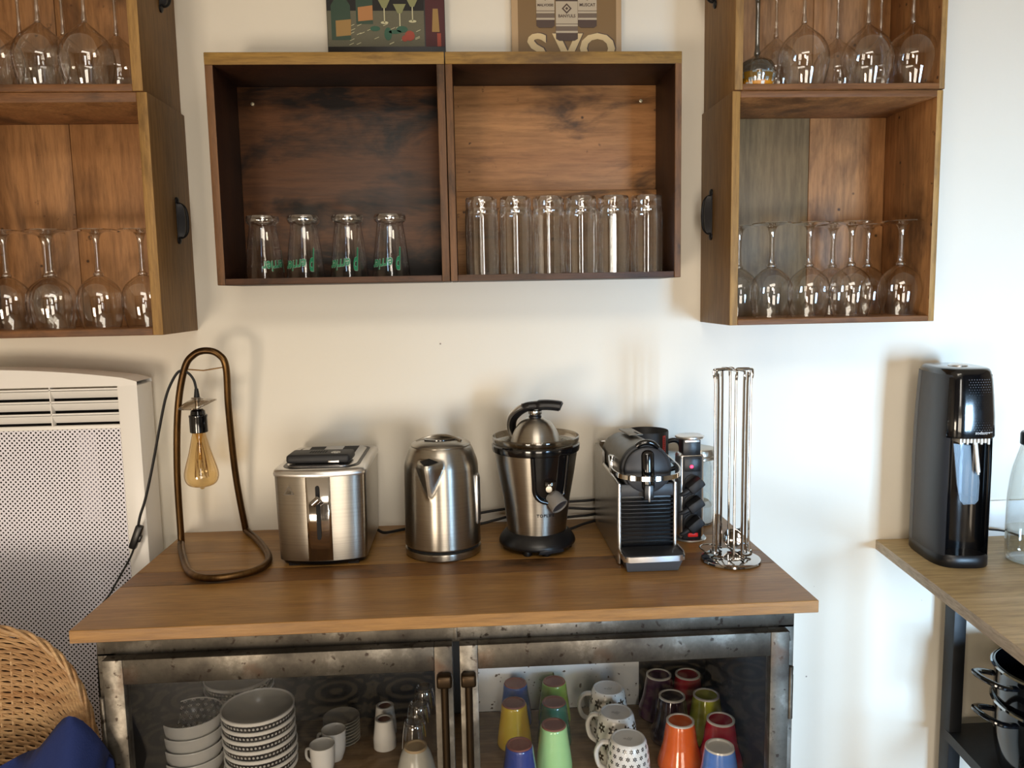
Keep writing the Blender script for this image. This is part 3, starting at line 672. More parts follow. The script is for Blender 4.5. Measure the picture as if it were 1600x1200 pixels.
for cx, by, w, txt, mrk in ((852, 45, 14.5, 'MALVOISIE', 13), (919, 45, 15, 'MUSCAT', 13), (886, 65, 17.5, 'BANYULS', 30)):
    b = new(); yo = -.0022 if cx == 886 else -.0018
    flat(b, [P2(cx - w, by - 3), P2(cx - w * .7, by), P2(cx + w * .7, by), P2(cx + w, by - 3), P2(cx + w, by - 75), P2(cx - w, by - 75)], yo, 0)
    flat(b, [P2(cx - w, by - 12), P2(cx + w, by - 12), P2(cx + w, by - 60), P2(cx - w, by - 60)], yo - .0003, 1)
    flat(b, [P2(cx - w, by - 15), P2(cx + w, by - 15), P2(cx + w, by - 22), P2(cx - w, by - 22)], yo - .0006, 2)
    flat(b, [P2(cx - w, by - 25), P2(cx + w, by - 25), P2(cx + w, by - 26), P2(cx - w, by - 26)], yo - .0006, 2)
    flat(b, [P2(cx, by - 41), P2(cx + 8, by - 49), P2(cx, by - 57), P2(cx - 8, by - 49)], yo - .0006, 0)
    flat(b, [P2(cx, by - 44), P2(cx + 5, by - 49), P2(cx, by - 54), P2(cx - 5, by - 49)], yo - .0008, 1)
    flat(b, [P2(cx, by - 46.5), P2(cx + 2.6, by - 49), P2(cx, by - 51.5), P2(cx - 2.6, by - 49)], yo - .0010, 0)
    x0, z0 = P2(cx, by - 32.5 if cx != 886 else by - 35.5)
    s_ = .0068 if len(txt) > 7 else .0083
    merge(b, text_bm(txt, s_, 0, .0002, 0, lambda p, x0=x0, z0=z0, yo=yo: Vector((x0 + p.x, yo - .0008, z0 + p.y)), mi=0))
    obj('printed_bottle', b, (sm[1], sm[3], sm[4]), t, smooth=False, fixn=False)

# ------------------------------------------------------------------ wall radiator
t = thing('wall_radiator', 'white electric panel radiator with perforated front, on the wall left of the table', 'radiator', (-.99, 0, .34))
zt0 = .34
b = new()
box(b, .295, .334, -.105, -.03, 0, .8935, .002); box(b, -.334, -.295, -.105, -.03, 0, .8935, .002)
# gently arched top
arch = [(x, .905 + .026 * (1 - (x / .334) ** 2) + (0 if abs(x) < .33 else -.004)) for x in [(-.334 + .668 * i / 24) for i in range(25)]]
for i in range(24):
    (xa, za), (xb, zb) = arch[i], arch[i + 1]
    v = [b.verts.new(p) for p in ((xa, -.105, .893), (xb, -.105, .893), (xb, -.105, zb), (xa, -.105, za), (xa, -.03, .893), (xb, -.03, .893), (xb, -.03, zb), (xa, -.03, za))]
    b.faces.new(v[:4]); b.faces.new(v[4:][::-1]); b.faces.new((v[3], v[2], v[6], v[7])); b.faces.new((v[0], v[4], v[5], v[1]))
box(b, -.295, .295, -.105, -.03, 0, .03, .003); box(b, -.315, .315, -.03, -.001, .05, .86)
obj('housing', b, M_white, t)
for i in range(3):
    b = new(); z = .877 - i * .0245
    box(b, -.296, .296, -.098, -.094, z - .0085, z + .009, .001, rot=Matrix.Translation((0, -.096, z)) @ Matrix.Rotation(math.radians(38), 4, 'X') @ Matrix.Translation((0, .096, -z)))
    box(b, -.296, .296, -.1045, -.100, z + .009, z + .0125, .0008)
    obj('grille_louver', b, M_white, t)
for x in (-.16, 0.0, .165):
    b = new(); box(b, x - .001, x + .001, -.1045, -.090, .816, .893); obj('grille_divider', b, M_white, t)
b = new(); box(b, -.296, .296, -.1045, -.096, .808, .816, .001); obj('grille_rail', b, M_white, t)
b = new(); box(b, -.295, .295, -.104, -.1035, .03, .808); obj('perforated_front', b, M_perf, t, smooth=False)
b = new(); box(b, -.295, .295, -.066, -.060, .03, .87); obj('heating_plate', b, M_dark, t)
b = new(); box(b, .208, .246, -.0995, -.0985, .62, .80); obj('highlight_strip', b, plain('pale_highlight', '#a9a7b2', .3), t)  # pale strip behind the holes stands in for a soft highlight

# ------------------------------------------------------------------ table top
t = thing('oak_table_top', 'oiled oak worktop with a dark walnut strip, carrying the toaster, kettle and coffee machine', 'worktop', (-.033, -.252, .8793))
X0, X1 = -.6211 + .033, .5548 + .033
for (ya, yb, m) in ((-.504, -.322, W_top), (-.322, -.250, W_strip), (-.250, -.145, W_top), (-.145, -.001, W_top)):
    b = new(); box(b, X0, X1, ya + .252 + .0003, yb + .252 - .0003, 0, .0207, .0009, seg=1); obj('plank', b, m, t)

# ------------------------------------------------------------------ steel cabinet
t = thing('steel_cabinet', 'worn bare steel cabinet with two glazed doors, under the oak worktop', 'cabinet', (-.034, -.24, 0))
ox, oy = .034, .24
def cb(b, x0, x1, y0, y1, z0, z1, bev=.0015, mi=0): box(b, x0 + ox, x1 + ox, y0 + oy, y1 + oy, z0, z1, bev, mi)
xa, xb = -.593, .525
b = new()
cb(b, xa, xb, -.480, -.455, .8455, .8790); cb(b, xa, xa + .028, -.48, -.45, .02, .8515); cb(b, xb - .028, xb, -.48, -.45, .02, .8515)
cb(b, xa + .028, xb - .028, -.48, -.455, .02, .06)
cb(b, -.0330, -.0285, -.484, -.470, .8500, .8775, .0006)
obj('front_frame', b, M_worn, t)
b = new(); cb(b, xa, xa + .002, -.45, -.012, .02, .879, 0); obj('side_panel', b, M_worn, t)
b = new(); cb(b, xa + .0022, xa + .004, -.45, -.0145, .075, .877, 0); obj('darkening_sheet', b, plain('interior_shade_black', '#0b0a09', .7), t)  # near-black sheet puts the cabinet's inner shade into colour
b = new(); cb(b, xb - .004, xb - .0022, -.45, -.0145, .075, .877, 0); obj('darkening_sheet', b, bpy.data.materials['interior_shade_black'], t)  # same added darkening sheet on the right side
b = new(); cb(b, xb - .002, xb, -.45, -.012, .02, .879, 0); obj('side_panel', b, M_worn, t)
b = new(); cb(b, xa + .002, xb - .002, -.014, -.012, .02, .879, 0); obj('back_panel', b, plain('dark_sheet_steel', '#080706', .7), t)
b = new(); cb(b, -.002, .3675, -.0165, -.0145, .4675, .80, .0005); obj('enamel_back_panel', b, M_enamel, t)
b = new(); cb(b, xa + .0045, xb - .0045, -.45, -.0175, .451, .467, .001); obj('shelf', b, W_shelf, t)
b = new(); cb(b, xa + .002, xb - .002, -.45, -.014, .06, .075, .001); obj('bottom_panel', b, M_worn, t)
def door(x0, x1, inner_right):
    d = thing('door', '', 'x'); del d['label']; del d['category']; d.parent = t; d.location = (x0 + ox, -.503 + oy, .03)
    w = x1 - x0; H = .819
    b = new()
    so, si = .031, .029
    l, r = (so, si) if inner_right else (si, so)
    box(b, 0, l, 0, .021, 0, H, .0012); box(b, w - r, w, 0, .021, 0, H, .0012)
    box(b, l, w - r, 0, .021, H - .0400, H, .0012); box(b, l, w - r, 0, .021, 0, .05, .0012)
    # little bead round the glass
    o = obj('door_frame', b, M_worn, d)
    b = new(); box(b, l, w - r, .009, .012, .05, H - .040); obj('glass_pane', b, G_door, d, smooth=False)
    hx = (w - .0255) if inner_right else .0015
    b = new(); box(b, hx, hx + .024, -.019, -.0005, H - .062, H - .042, .004, seg=3); box(b, hx, hx + .024, -.019, -.0005, .14, .16, .004)
    tube(b, [(hx + .012, -.010, .15), (hx + .012, -.010, H - .05)], .0060, 12)
    obj('pull_handle', b, plain('dark_bronzed_steel', '#3a2c1c', .35, .8), d)
    qx = 0.0 if inner_right else w
    hq = qx + (-.004 if inner_right else .004)
    for z in (H - .075, .12):
        b = new(); tube(b, [(hq, .004, z - .075), (hq, .004, z), (hq, .004, z + .001), (hq, .004, z + .014)], [.0045, .0045, .0040, .0045], 12); obj('hinge', b, M_worn, d)
    return d
door(-.5765, -.0365, True); door(-.0255, .5085, False)

# ------------------------------------------------------------------ crockery inside
ZS = .4675
def mug_body(prof, base_prof, mats, label, loc, name='tumbler_mug', cat='mug', group=None, seg=36):
    t = thing(name, label, cat, loc, group=group)
    b = new(); lathe(b, bez(prof, 4), seg); obj('cup_wall', b, mats[0], t)
    b = new(); lathe(b, base_prof, seg); obj('base', b, mats[1], t)
    return t
g = 'coloured clay beakers upside down'
bp = [(.0350, 0), (.0362, .006), (.0335, .03), (.0285, .065), (.0262, .084), (.0245, .0875)]
bb_ = [(.0245, .0875), (.0235, .0905), (.020, .0905), (.0185, .0890), (0, .0888)]
for nm, x, y, col, l in (('blue_back', .085, -.064, '#2b4f8f', 'blue clay beaker upside down, rear of the left column on the cabinet shelf'),
                         ('yellow', .077, -.148, '#c9a52c', 'yellow clay beaker upside down, between two blue ones behind the door glass'),
                         ('blue_front', .078, -.300, '#27408c', 'dark blue clay beaker upside down, front of the left column by the door pull'),
                         ('green', .170, -.064, '#8fb84a', 'light green clay beaker upside down, rear, close to the white enamel panel'),
                         ('teal', .160, -.151, '#1f6a55', 'teal green clay beaker upside down, in the middle of the green column'),
                         ('pale', .150, -.238, '#a5d694', 'pale mint green clay beaker upside down, front of the green column')):
    mug_body(bp, bb_, (plain('glaze_' + nm, col, .12, coat=.5), M_terra), l, (x, y, ZS), 'clay_beaker', 'beaker', g)
g = 'flared glossy mugs upside down'
fp = [(.0435, 0), (.0450, .005), (.0425, .018), (.0345, .045), (.0300, .075), (.0272, .090)]
fb = [(.0272, .090), (.0262, .0935), (.0228, .0935), (.0215, .0905), (0, .0900)]
for nm, x, y, col, l in (('purple', .402, -.062, '#4a1e42', 'dark purple flared mug upside down, rear left of the coloured mugs'),
                         ('aubergine', .407, -.156, '#2a1626', 'blackish purple flared mug upside down, behind the orange one'),
                         ('red_back', .4655, -.066 + .0, '#b01f2c', 'red flared mug upside down, rear right, behind the yellow-green one'),
                         ('lime', .4790, -.158, '#b3b834', 'yellow-green flared mug upside down, beside the cabinet side'),
                         ('orange', .3985, -.252, '#e0652a', 'orange flared mug upside down, front row'),
                         ('red_front', .4785, -.254, '#a8182c', 'crimson flared mug upside down, front right corner')):
    gm = plain('gloss_' + nm, col, .1, coat=.6)
    t = mug_body(fp, [(.0272, .0900), (.0264, .0920), (.0215, .0905), (0, .0900)], (gm, gm), l, (x, y, ZS), 'flared_mug', 'mug', g)
    b = new(); lathe(b, [(.0274, .0905), (.0272, .0935), (.0240, .0942), (.0226, .0920)], 36); obj('foot_ring', b, M_porc, t)
b = new()
t = mug_body(fp, fb, (plain('gloss_sky', '#5a86d8', .15, coat=.5), M_porc), 'light blue flared mug upside down, in front of the crimson one at the bottom edge', (.447, -.345, ZS), 'flared_mug', 'mug', g)
g = 'white printed mugs upside down'
pp = [(.0405, 0), (.0415, .004), (.0410, .040), (.0385, .070), (.0350, .088), (.0325, .0935)]
pb = [(.0325, .0935), (.0315, .0955), (.0290, .0958), (.0275, .0945), (0, .0942)]
M_ink = plain('grey_backstamp', '#6a6660', .5)
for x, y, m, an, l in ((.2800, -.115, M_mugpat2, 2.9, 'white mug with bold brown leaf print upside down, rear one before the enamel panel'),
                       (.2790, -.212, M_mugpat2, 2.6, 'white mug with dark leaf print upside down, middle one of the printed mugs'),
                       (.2840, -.306, M_mugpat, 2.75, 'white mug with tiny black flowers and white handle upside down, front one')):
    t = mug_body(pp, pb, (m, M_porc), l, (x, y, ZS), 'printed_mug', 'mug', g); t.rotation_euler = (0, 0, an)
    b = new(); tube(b, smooth_path([(.036, 0, .080), (.052, 0, .076), (.062, 0, .055), (.056, 0, .030), (.040, 0, .022)], 5), .0048, 10, sx=1.3); obj('handle', b, M_porc, t)
    b = new(); bm_ = text_bm('|||=', .012, 0, 0, .2, lambda p: Vector((p.x, p.y, .0947))); merge(b, bm_)
    obj('backstamp', b, M_ink, t, smooth=False, fixn=False)
# bowls
bo = [(0, .004), (.024, .004), (.026, 0), (.030, 0), (.032, .004), (.050, .018), (.062, .036), (.0665, .054), (.0670, .0575), (.0655, .0585), (.0640, .0565)]
bi = [(.0640, .0565), (.0595, .038), (.047, .021), (.028, .010), (0, .008)]
def bowl(loc, mo, mi_, label, group, s=1.0, rim=None):
    t = thing('bowl', label, 'bowl', loc, group=group)
    b = new(); lathe(b, bez([(r * s, z) for r, z in bo], 3), 44); obj('outer_wall', b, mo, t)
    b = new(); lathe(b, bez([(r * s, z) for r, z in bi], 4), 44); obj('inner_wall', b, mi_, t)
    if rim: b = new(); lathe(b, [(.0642 * s, .0560), (.0655 * s, .0592), (.0676 * s, .0585), (.0674 * s, .0530)], 44); obj('rim', b, rim, t)
    return t
g = 'stack of white bowls with a black print band'
b0 = bowl((-.412, -.260, ZS), M_bowl_band, M_porcg, 'white bowl with black print band, bottom of the front stack, below the photo edge', g, rim=M_porc)
labs = ['second from the bottom of the front stack', 'third from the bottom of the front stack', 'fourth from the top of the front stack', 'third from the top of the front stack', 'second from the top of the front stack', 'topmost of the front stack, its grey-white inside in view']
for i in range(6): dup(b0, (-.412 + random.uniform(-.001, .001), -.260 + random.uniform(-.001, .001), ZS + .0185 * (i + 1)), random.random(), 'white bowl with black print band, ' + labs[i])
g = 'stack of cream bowls printed inside'
b0 = bowl((-.553, -.215, ZS), M_porc, M_bowl_in, 'cream bowl with black flower print inside, bottom of the left stack', g, .88)
for i, l in enumerate(('second from the bottom of the left stack', 'second from the top of the left stack', 'topmost of the left stack')):
    dup(b0, (-.553, -.215, ZS + .0265 * (i + 1)), random.random(), 'cream bowl with black flower print inside, ' + l)
g = 'rear stack of wide bowls with a black print band'
b0 = bowl((-.498, -.088, ZS), M_bowl_band, M_porcg, 'wide banded bowl, bottom of the rear stack', g, 1.05, rim=M_porc)
for i, l in enumerate(('second of the rear stack', 'third of the rear stack', 'fourth of the rear stack', 'topmost of the rear stack, under the door rail')):
    dup(b0, (-.498, -.088, ZS + .0225 * (i + 1)), random.random(), 'wide banded bowl, ' + l)
# saucers, cups, glasses on the left
g = 'small saucers in a pile'
for i in range(8):
    l = ['lowest', 'second', 'third', 'fourth', 'fifth', 'sixth', 'seventh', 'topmost'][i]
    if i == 0:
        s0 = thing('saucer', 'small white saucer, lowest of the pile behind the espresso cups', 'saucer', (-.285, -.110, ZS), group=g)
        b = new(); lathe(b, bez([(0, .002), (.018, .002), (.022, 0), (.026, .003), (.037, .0085), (.0375, .0095), (.036, .0095), (.020, .0045), (0, .004)], 3), 40); obj('dish', b, M_porcg, s0)
    else: dup(s0, (-.285, -.110, ZS + .0068 * i), 0, 'small white saucer, %s of the pile behind the espresso cups' % l)
def cup(loc, label, g, inv=False):
    t = thing('espresso_cup', label, 'cup', loc, group=g)
    if not inv:
        b = new(); lathe(b, bez([(0, .002), (.013, .002), (.0155, 0), (.018, .006), (.023, .025), (.0245, .060), (.0240, .0612), (.0230, .060), (.0215, .028), (.014, .008), (0, .006)], 3), 36); obj('cup_wall', b, M_porc, t)
        b = new(); tube(b, smooth_path([(-.022, .010, .048), (-.034, .016, .044), (-.034, .016, .026), (-.021, .009, .020)], 4), .0028, 8); obj('handle', b, M_porc, t)
    else:
        b = new(); lathe(b, bez([(.0235, 0), (.0235, .02), (.0205, .045), (.0190, .058), (.0185, .0610), (.0135, .0612), (.0125, .0590)], 3), 36); obj('cup_wall', b, M_porc, t)
        b = new(); lathe(b, [(.0128, .0590), (0, .0588)], 24); obj('unglazed_base', b, M_terra, t)
    return t
g = 'espresso cups on the shelf'
cup((-.291, -.170, ZS + .0), 'white espresso cup standing upright, the one next to the saucers', g)
cup((-.3045, -.222, ZS), 'white espresso cup standing upright, nearest the front, in front of the other upright cup', g)
cup((-.197, -.080, ZS), 'cream espresso cup upside down with brown base, rear one', g, True)
cup((-.193, -.134, ZS), 'cream espresso cup upside down with brown base, front one', g, True)
g = 'small drinking glasses beside the middle of the cabinet'
def sglass(loc, label):
    t = thing('drinking_glass', label, 'glass', loc, group=g)
    b = new(); lathe(b, bez([(.027, 0), (.0275, .03), (.025, .065), (.0215, .088), (.0200, .0925)], 3), 32); obj('glass_wall', b, G_tumb, t)
    b = new(); lathe(b, [(.0200, .0925), (.0195, .096), (.0165, .096), (.014, .092), (0, .0915)], 32); obj('thick_base', b, G_thick, t)
    return t
s0 = sglass((-.112, -.075, ZS), 'clear drinking glass upside down, rearmost beside the cabinet middle')
dup(s0, (-.120, -.141, ZS), 0, 'clear drinking glass upside down, middle one beside the cabinet middle')
dup(s0, (-.1235, -.209, ZS), 0, 'clear drinking glass upside down, front one, behind the cream cup')
t = mug_body([(.0380, 0), (.0385, .02), (.0360, .045), (.0290, .075), (.0215, .090)], [(.0215, .090), (.0208, .0945), (.0178, .0945), (.0168, .0915), (0, .091)], (M_porcg, plain('sand_foot', '#a08a68', .6)), 'grey-white rounded cup upside down with a sandy foot ring, left of the door pulls', (-.1165, -.2955, ZS), 'rounded_cup', 'cup')

# ------------------------------------------------------------------ lamp
t = thing('table_lamp', 'bent brass tube lamp with bare amber bulb at the left end of the worktop', 'lamp', (-.49, -.17, .9))
lo = Vector((-.49, -.17, .9))
fr = [(-.598, -.085, .914), (-.592, -.098, 1.052), (-.576, -.115, 1.184), (-.556, -.12, 1.266), (-.536, -.12, 1.293), (-.512, -.12, 1.300), (-.489, -.12, 1.292), (-.4765, -.119, 1.266), (-.482, -.10, 1.179), (-.488, -.06, 1.039), (-.484, -.030, .922),
      (-.478, -.034, .9085), (-.447, -.085, .9073), (-.405, -.170, .9073), (-.386, -.235, .9073), (-.400, -.285, .9073), (-.445, -.312, .9073), (-.485, -.308, .9073), (-.520, -.270, .9073), (-.560, -.185, .9073), (-.590, -.110, .9078)]
b = new(); tube(b, [p - lo for p in smooth_path(fr, 8, True)], .0068, 14, closed=True); obj('frame', b, M_brass, t)
b = new(); tube(b, [Vector(p) - lo for p in ((-.552, -.12, 1.264), (-.520, -.12, 1.261), (-.478, -.12, 1.267))], .0013, 6); obj('cross_wire', b, M_brass, t)
sx, sy = -.536, -.12
cordp = [(sx, sy, 1.222), (-.540, -.120, 1.243), (-.551, -.121, 1.258), (-.566, -.124, 1.2605), (-.581, -.128, 1.238), (-.594, -.130, 1.205), (-.611, -.130, 1.140), (-.627, -.130, 1.075), (-.645, -.130, 1.010), (-.658, -.130, .975), (-.664, -.130, .950)]
b = new(); tube(b, [p - lo for p in smooth_path(cordp, 5)], .0026, 8)
tube(b, [p - lo for p in smooth_path([(-.671, -.131, .918), (-.681, -.133, .893), (-.696, -.138, .866), (-.715, -.15, .83), (-.735, -.17, .78), (-.74, -.18, .60), (-.735, -.18, .3), (-.72, -.18, .01)], 4)], .0020, 8)
lathe(b, [(0, .018), (.0035, .018), (.0058, 0), (.0058, -.002), (0, -.002)], 14, cx=sx - lo.x, cy=sy - lo.y, cz=1.2075 - lo.z)
obj('cord', b, M_rubber, t)
b = new(); mt = Matrix.Translation(Vector((-.668, -.131, .933)) - lo) @ Matrix.Rotation(math.radians(22), 4, 'Y')
box(b, -.007, .007, -.007, .007, -.025, .025, .003, rot=mt); box(b, .004, .0105, -.004, .004, -.008, .006, .0015, rot=mt); obj('inline_switch', b, M_blk, t)
# wavy glass shade
b = new(); ringsv = []
for i in range(9):
    r = .0035 + (.033 - .0035) * i / 8; ring = []
    for j in range(40):
        a = 2 * PI * j / 40
        z = -.010 * (i / 8) ** 2 * (1.1 + .9 * math.cos(a - 3.5)) + .0025 * (i / 8) ** 3 * math.cos(3 * a + 1)
        ring.append(b.verts.new((sx - lo.x + r * math.cos(a) * 1.12, sy - lo.y + r * math.sin(a), 1.2055 - lo.z + z)))
    ringsv.append(ring)
for A, B in zip(ringsv[:-1], ringsv[1:]):
    for j in range(40): b.faces.new((A[j], A[(j + 1) % 40], B[(j + 1) % 40], B[j]))
sh = obj('glass_shade', b, G_smoke, t); md = sh.modifiers.new('thickness', 'SOLIDIFY'); md.thickness = .003
b = new(); lathe(b, [(0, .0025), (.010, .002), (.012, 0), (0, -.001)], 20, cx=sx - lo.x, cy=sy - lo.y, cz=1.2065 - lo.z); tube(b, [(sx - lo.x, sy - lo.y, 1.182 - lo.z), (sx - lo.x, sy - lo.y, 1.206 - lo.z)], .0045, 12); obj('threaded_rod', b, M_silver, t)
b = new(); lathe(b, [(0, .047), (.009, .047), (.0135, .043), (.0145, .036), (.0175, .035), (.0178, .032), (.0172, .030), (.0172, .001), (.0162, 0), (0, 0)], 28, cx=sx - lo.x, cy=sy - lo.y, cz=1.1385 - lo.z); obj('socket', b, M_blkg, t)
bx_, by_ = sx - lo.x - .0005, sy - lo.y
b = new(); lathe(b, bez([(.0125, .113), (.0128, .108), (.0155, .096), (.0215, .070), (.0295, .042), (.0328, .026), (.0310, .013), (.0240, .004), (.0080, -.0005), (.0050, -.0025), (.0030, -.0048), (0, -.0052)], 4), 36, cx=bx_, cy=by_, cz=1.0285 - lo.z); obj('bulb', b, G_amber, t)
b = new(); lathe(b, bez([(.009, .110), (.006, .100), (.0035, .085), (.0035, .060), (.005, .056), (0, .054)], 3), 14, cx=bx_, cy=by_, cz=1.0285 - lo.z); obj('glass_mount', b, G_amber, t)
b = new()
for j in range(7):
    a0, a1 = 2 * PI * j / 7, 2 * PI * (j + 1) / 7
    tube(b, smooth_path([(bx_ + .004 * math.cos(a0), by_ + .004 * math.sin(a0), 1.118 - lo.z), (bx_ + .010 * math.cos(a0), by_ + .010 * math.sin(a0), 1.085 - lo.z), (bx_ + .013 * math.cos((a0 + a1) / 2), by_ + .013 * math.sin((a0 + a1) / 2), 1.047 - lo.z), (bx_ + .010 * math.cos(a1), by_ + .010 * math.sin(a1), 1.085 - lo.z)], 4), .0004, 5)
obj('filament', b, plain('filament_wire', '#6a4020', .4, .6), t)

# ------------------------------------------------------------------ toaster
t = thing('toaster', 'brushed steel two slot toaster with a slotted lever, beside the brass lamp', 'toaster', (-.2805, -.14, .9))
lo = Vector((-.2805, -.14, .9))
def tp(x0, x1, y0, y1, r=.030, bow=.012, n=6):
    pl = rrect(x0 - lo.x, x1 - lo.x, y0 - lo.y, y1 - lo.y, r, n, .022); cx = (x0 + x1) / 2 - lo.x; hw = (x1 - x0) / 2
    return pl
def bowed(x0, x1, y0, y1, bow=.013, r=.018, n=5):
    """front face bulges towards the viewer"""
    cx = (x0 + x1) / 2 - lo.x; hw = (x1 - x0) / 2; out = []
    a = y0 - lo.y; c = y1 - lo.y
    for i in range(n + 1):  # back right corner
        q = math.radians(90 * i / n); out.append((cx + hw - r + r * math.cos(q), c - r + r * math.sin(q)))
    for i in range(n + 1):
        q = math.radians(90 + 90 * i / n); out.append((cx - hw + r + r * math.cos(q), c - r + r * math.sin(q)))
    for i in range(n + 1):
        q = math.radians(180 + 62 * i / n); out.append((cx - hw + r + r * math.cos(q), a + r + bow + r * math.sin(q)))
    for i in range(1, 12):
        u = -1 + 2 * i / 12; xx = u * (hw - r * .6); out.append((cx + xx, a + bow * .98 * (u * u) ** .9 + .0012))
    for i in range(n + 1):
        q = math.radians(298 + 62 * i / n); out.append((cx + hw - r + r * math.cos(q), a + r + bow + r * math.sin(q)))
    return out
x0, x1, y0, y1 = -.3655, -.1965, -.262, -.022
b = new(); loft(b, [(bowed(x0 + .003, x1 - .003, y0 + .003, y1 - .003), .012), (bowed(x0 + .001, x1 - .001, y0 + .001, y1 - .001), .10), (bowed(x0, x1, y0, y1), .172)]); obj('body_shell', b, M_steel, t, ang=50)
b = new(); loft(b, [(bowed(x0 - .001, x1 + .001, y0 - .001, y1 + .001), .172), (bowed(x0 - .002, x1 + .002, y0 - .002, y1 + .002), .176), (bowed(x0 - .0005, x1 + .0005, y0, y1), .182), (bowed(x0 + .004, x1 - .004, y0 + .004, y1 - .004), .185)]); obj('top_collar', b, M_silver, t, ang=50)
b = new(); loft(b, [(bowed(x0 + .008, x1 - .008, y0 + .010, y1 - .008), .004), (bowed(x0 + .006, x1 - .006, y0 + .006, y1 - .006), .012)]); box(b, -.065, -.045, -.10, -.08, -.0001, .006); box(b, .045, .065, -.10, -.08, 0, .006); box(b, -.065, -.045, .08, .10, 0, .006); box(b, .045, .065, .08, .10, 0, .006); obj('plinth', b, M_blk, t)
b = new(); loft(b, [(tp(x0 + .013, x1 - .013, y0 + .020, y1 - .016), .184), (tp(x0 + .013, x1 - .013, y0 + .020, y1 - .016), .1858)]); obj('top_gap', b, M_blk, t)
b = new(); loft(b, [(tp(x0 + .019, x1 - .019, y0 + .026, y1 - .022), .184), (tp(x0 + .019, x1 - .019, y0 + .026, y1 - .022), .1872), (tp(x0 + .0205, x1 - .0205, y0 + .0275, y1 - .0235), .188)]); obj('top_plate', b, M_silver, t)
for cx in (-.035, .033):
    b = new(); box(b, cx - .015, cx + .015, -.075, .092, .1878, .1886, .0002); obj('bread_slot', b, M_dark, t)
b = new()
pts = bowed(x0, x1, y0, y1)
def fy(u): return (y0 - lo.y) + .013 * .98 * (abs(u) ** 1.8) + .0012
for i in range(8):
    ua, ub = -.305 + i * .61 / 8, -.305 + (i + 1) * .61 / 8
    hw = (x1 - x0) / 2 - .018 * .6
    v = [b.verts.new(p) for p in ((ua * hw - .001, fy(ua) - .0012, .014), (ub * hw - .001, fy(ub) - .0012, .014), (ub * hw - .001, fy(ub) - .0022, .172), (ua * hw - .001, fy(ua) - .0022, .172))]
    b.faces.new(v)
bmesh.ops.remove_doubles(b, verts=b.verts, dist=1e-5)
o = obj('polished_panel', b, M_steel2, t); md = o.modifiers.new('t', 'SOLIDIFY'); md.thickness = .0015
b = new(); prism(b, [(p[0], p[1]) for p in rrect(-.0042, .0030, -.050, .052, .0036, 5)], 0, .002)
bmesh.ops.transform(b, matrix=Matrix.Translation((-.001, fy(0) - .0025, .105)) @ Matrix.Rotation(PI / 2, 4, 'X'), verts=b.verts); obj('lever_slot', b, M_dark, t)
b = new(); tube(b, [(-.002, fy(0) - .002, .135), (-.0035, fy(0) - .017, .131)], .0036, 12)
tube(b, [(-.0085, fy(0) - .017, .126), (.0030, fy(0) - .018, .136)], .0062, 16)
obj('lever_knob', b, M_chrome, t)
b = new()
def tri(s, y): return [(-.0555 + s * math.cos(math.radians(a)), .146 - .001 + s * math.sin(math.radians(a))) for a in (90, 210, 330)]
ty = fy(-.75) - .0006
A, B = tri(.0110, 0), tri(.0096, 0)
for i in range(3):
    j = (i + 1) % 3
    v = [b.verts.new((p[0], ty - .0002 - .0018 * (p[0] + .0555) / .02 - .0014, p[1])) for p in (A[i], A[j], B[j], B[i])]; b.faces.new(v)
for dx in (-.0022, 0, .0022):
    tube(b, [(-.0555 + dx, ty - .0016, .1415), (-.0555 + dx + .0006, ty - .0016, .1435), (-.0555 + dx, ty - .0016, .1455), (-.0555 + dx + .0005, ty - .0016, .147)], .00035, 5)
box(b, -.0593, -.0517, ty - .0018, ty - .0013, .1400, .1405)
obj('hot_surface_symbol', b, M_blk, t, smooth=False)
# device lying on the toaster
t = thing('small_black_device', 'flat black device with a round silver emblem, lying on top of the toaster', 'device', (-.285, -.195, 1.0895), math.radians(-3))
b = new(); box(b, -.060, .060, -.030, .028, 0, .017, .006, seg=3); obj('case', b, M_blkm, t)
b = new()
for i in range(7):
    for j in range(3): box(b, -.020 + i * .0048, -.0175 + i * .0048, -.008 + j * .007, -.005 + j * .007, .0168, .0175)
o = obj('speaker_grille', b, M_dark, t); o['kind'] = 'stuff'
b = new(); lathe(b, [(0, .0012), (.0085, .0010), (.0092, 0)], 28, cx=.030, cy=-.008, cz=.017); obj('round_emblem', b, speck('engraved_silver', '#c8c6c0', '#5a5650', 380.0, .5, .56), t)
b = new(); box(b, .020, .040, -.0312, -.0298, .002, .006, .0003); obj('small_plate', b, M_silver, t)

# ------------------------------------------------------------------ kettle
t = thing('electric_kettle', 'tall brushed steel electric kettle, between the toaster and the juicer', 'kettle', (-.0575, -.186, .9))
b = new(); lathe(b, [(0, 0), (.070, 0), (.0735, .003), (.0740, .012), (.0735, .0145), (.071, .0155), (0, .0155)], 56); obj('power_base', b, M_steel, t)
b = new(); lathe(b, [(.0700, .0150), (.0700, .0205)], 48); obj('seam', b, M_dark, t)
b = new(); lathe(b, bez([(.0690, .0200), (.0735, .0215), (.0735, .030), (.0732, .060), (.0730, .090), (.0727, .110), (.0724, .130), (.0722, .145), (.0717, .160), (.0710, .174), (.0690, .184), (.0655, .194), (.0610, .2060), (.0570, .2125)], 5), 120)
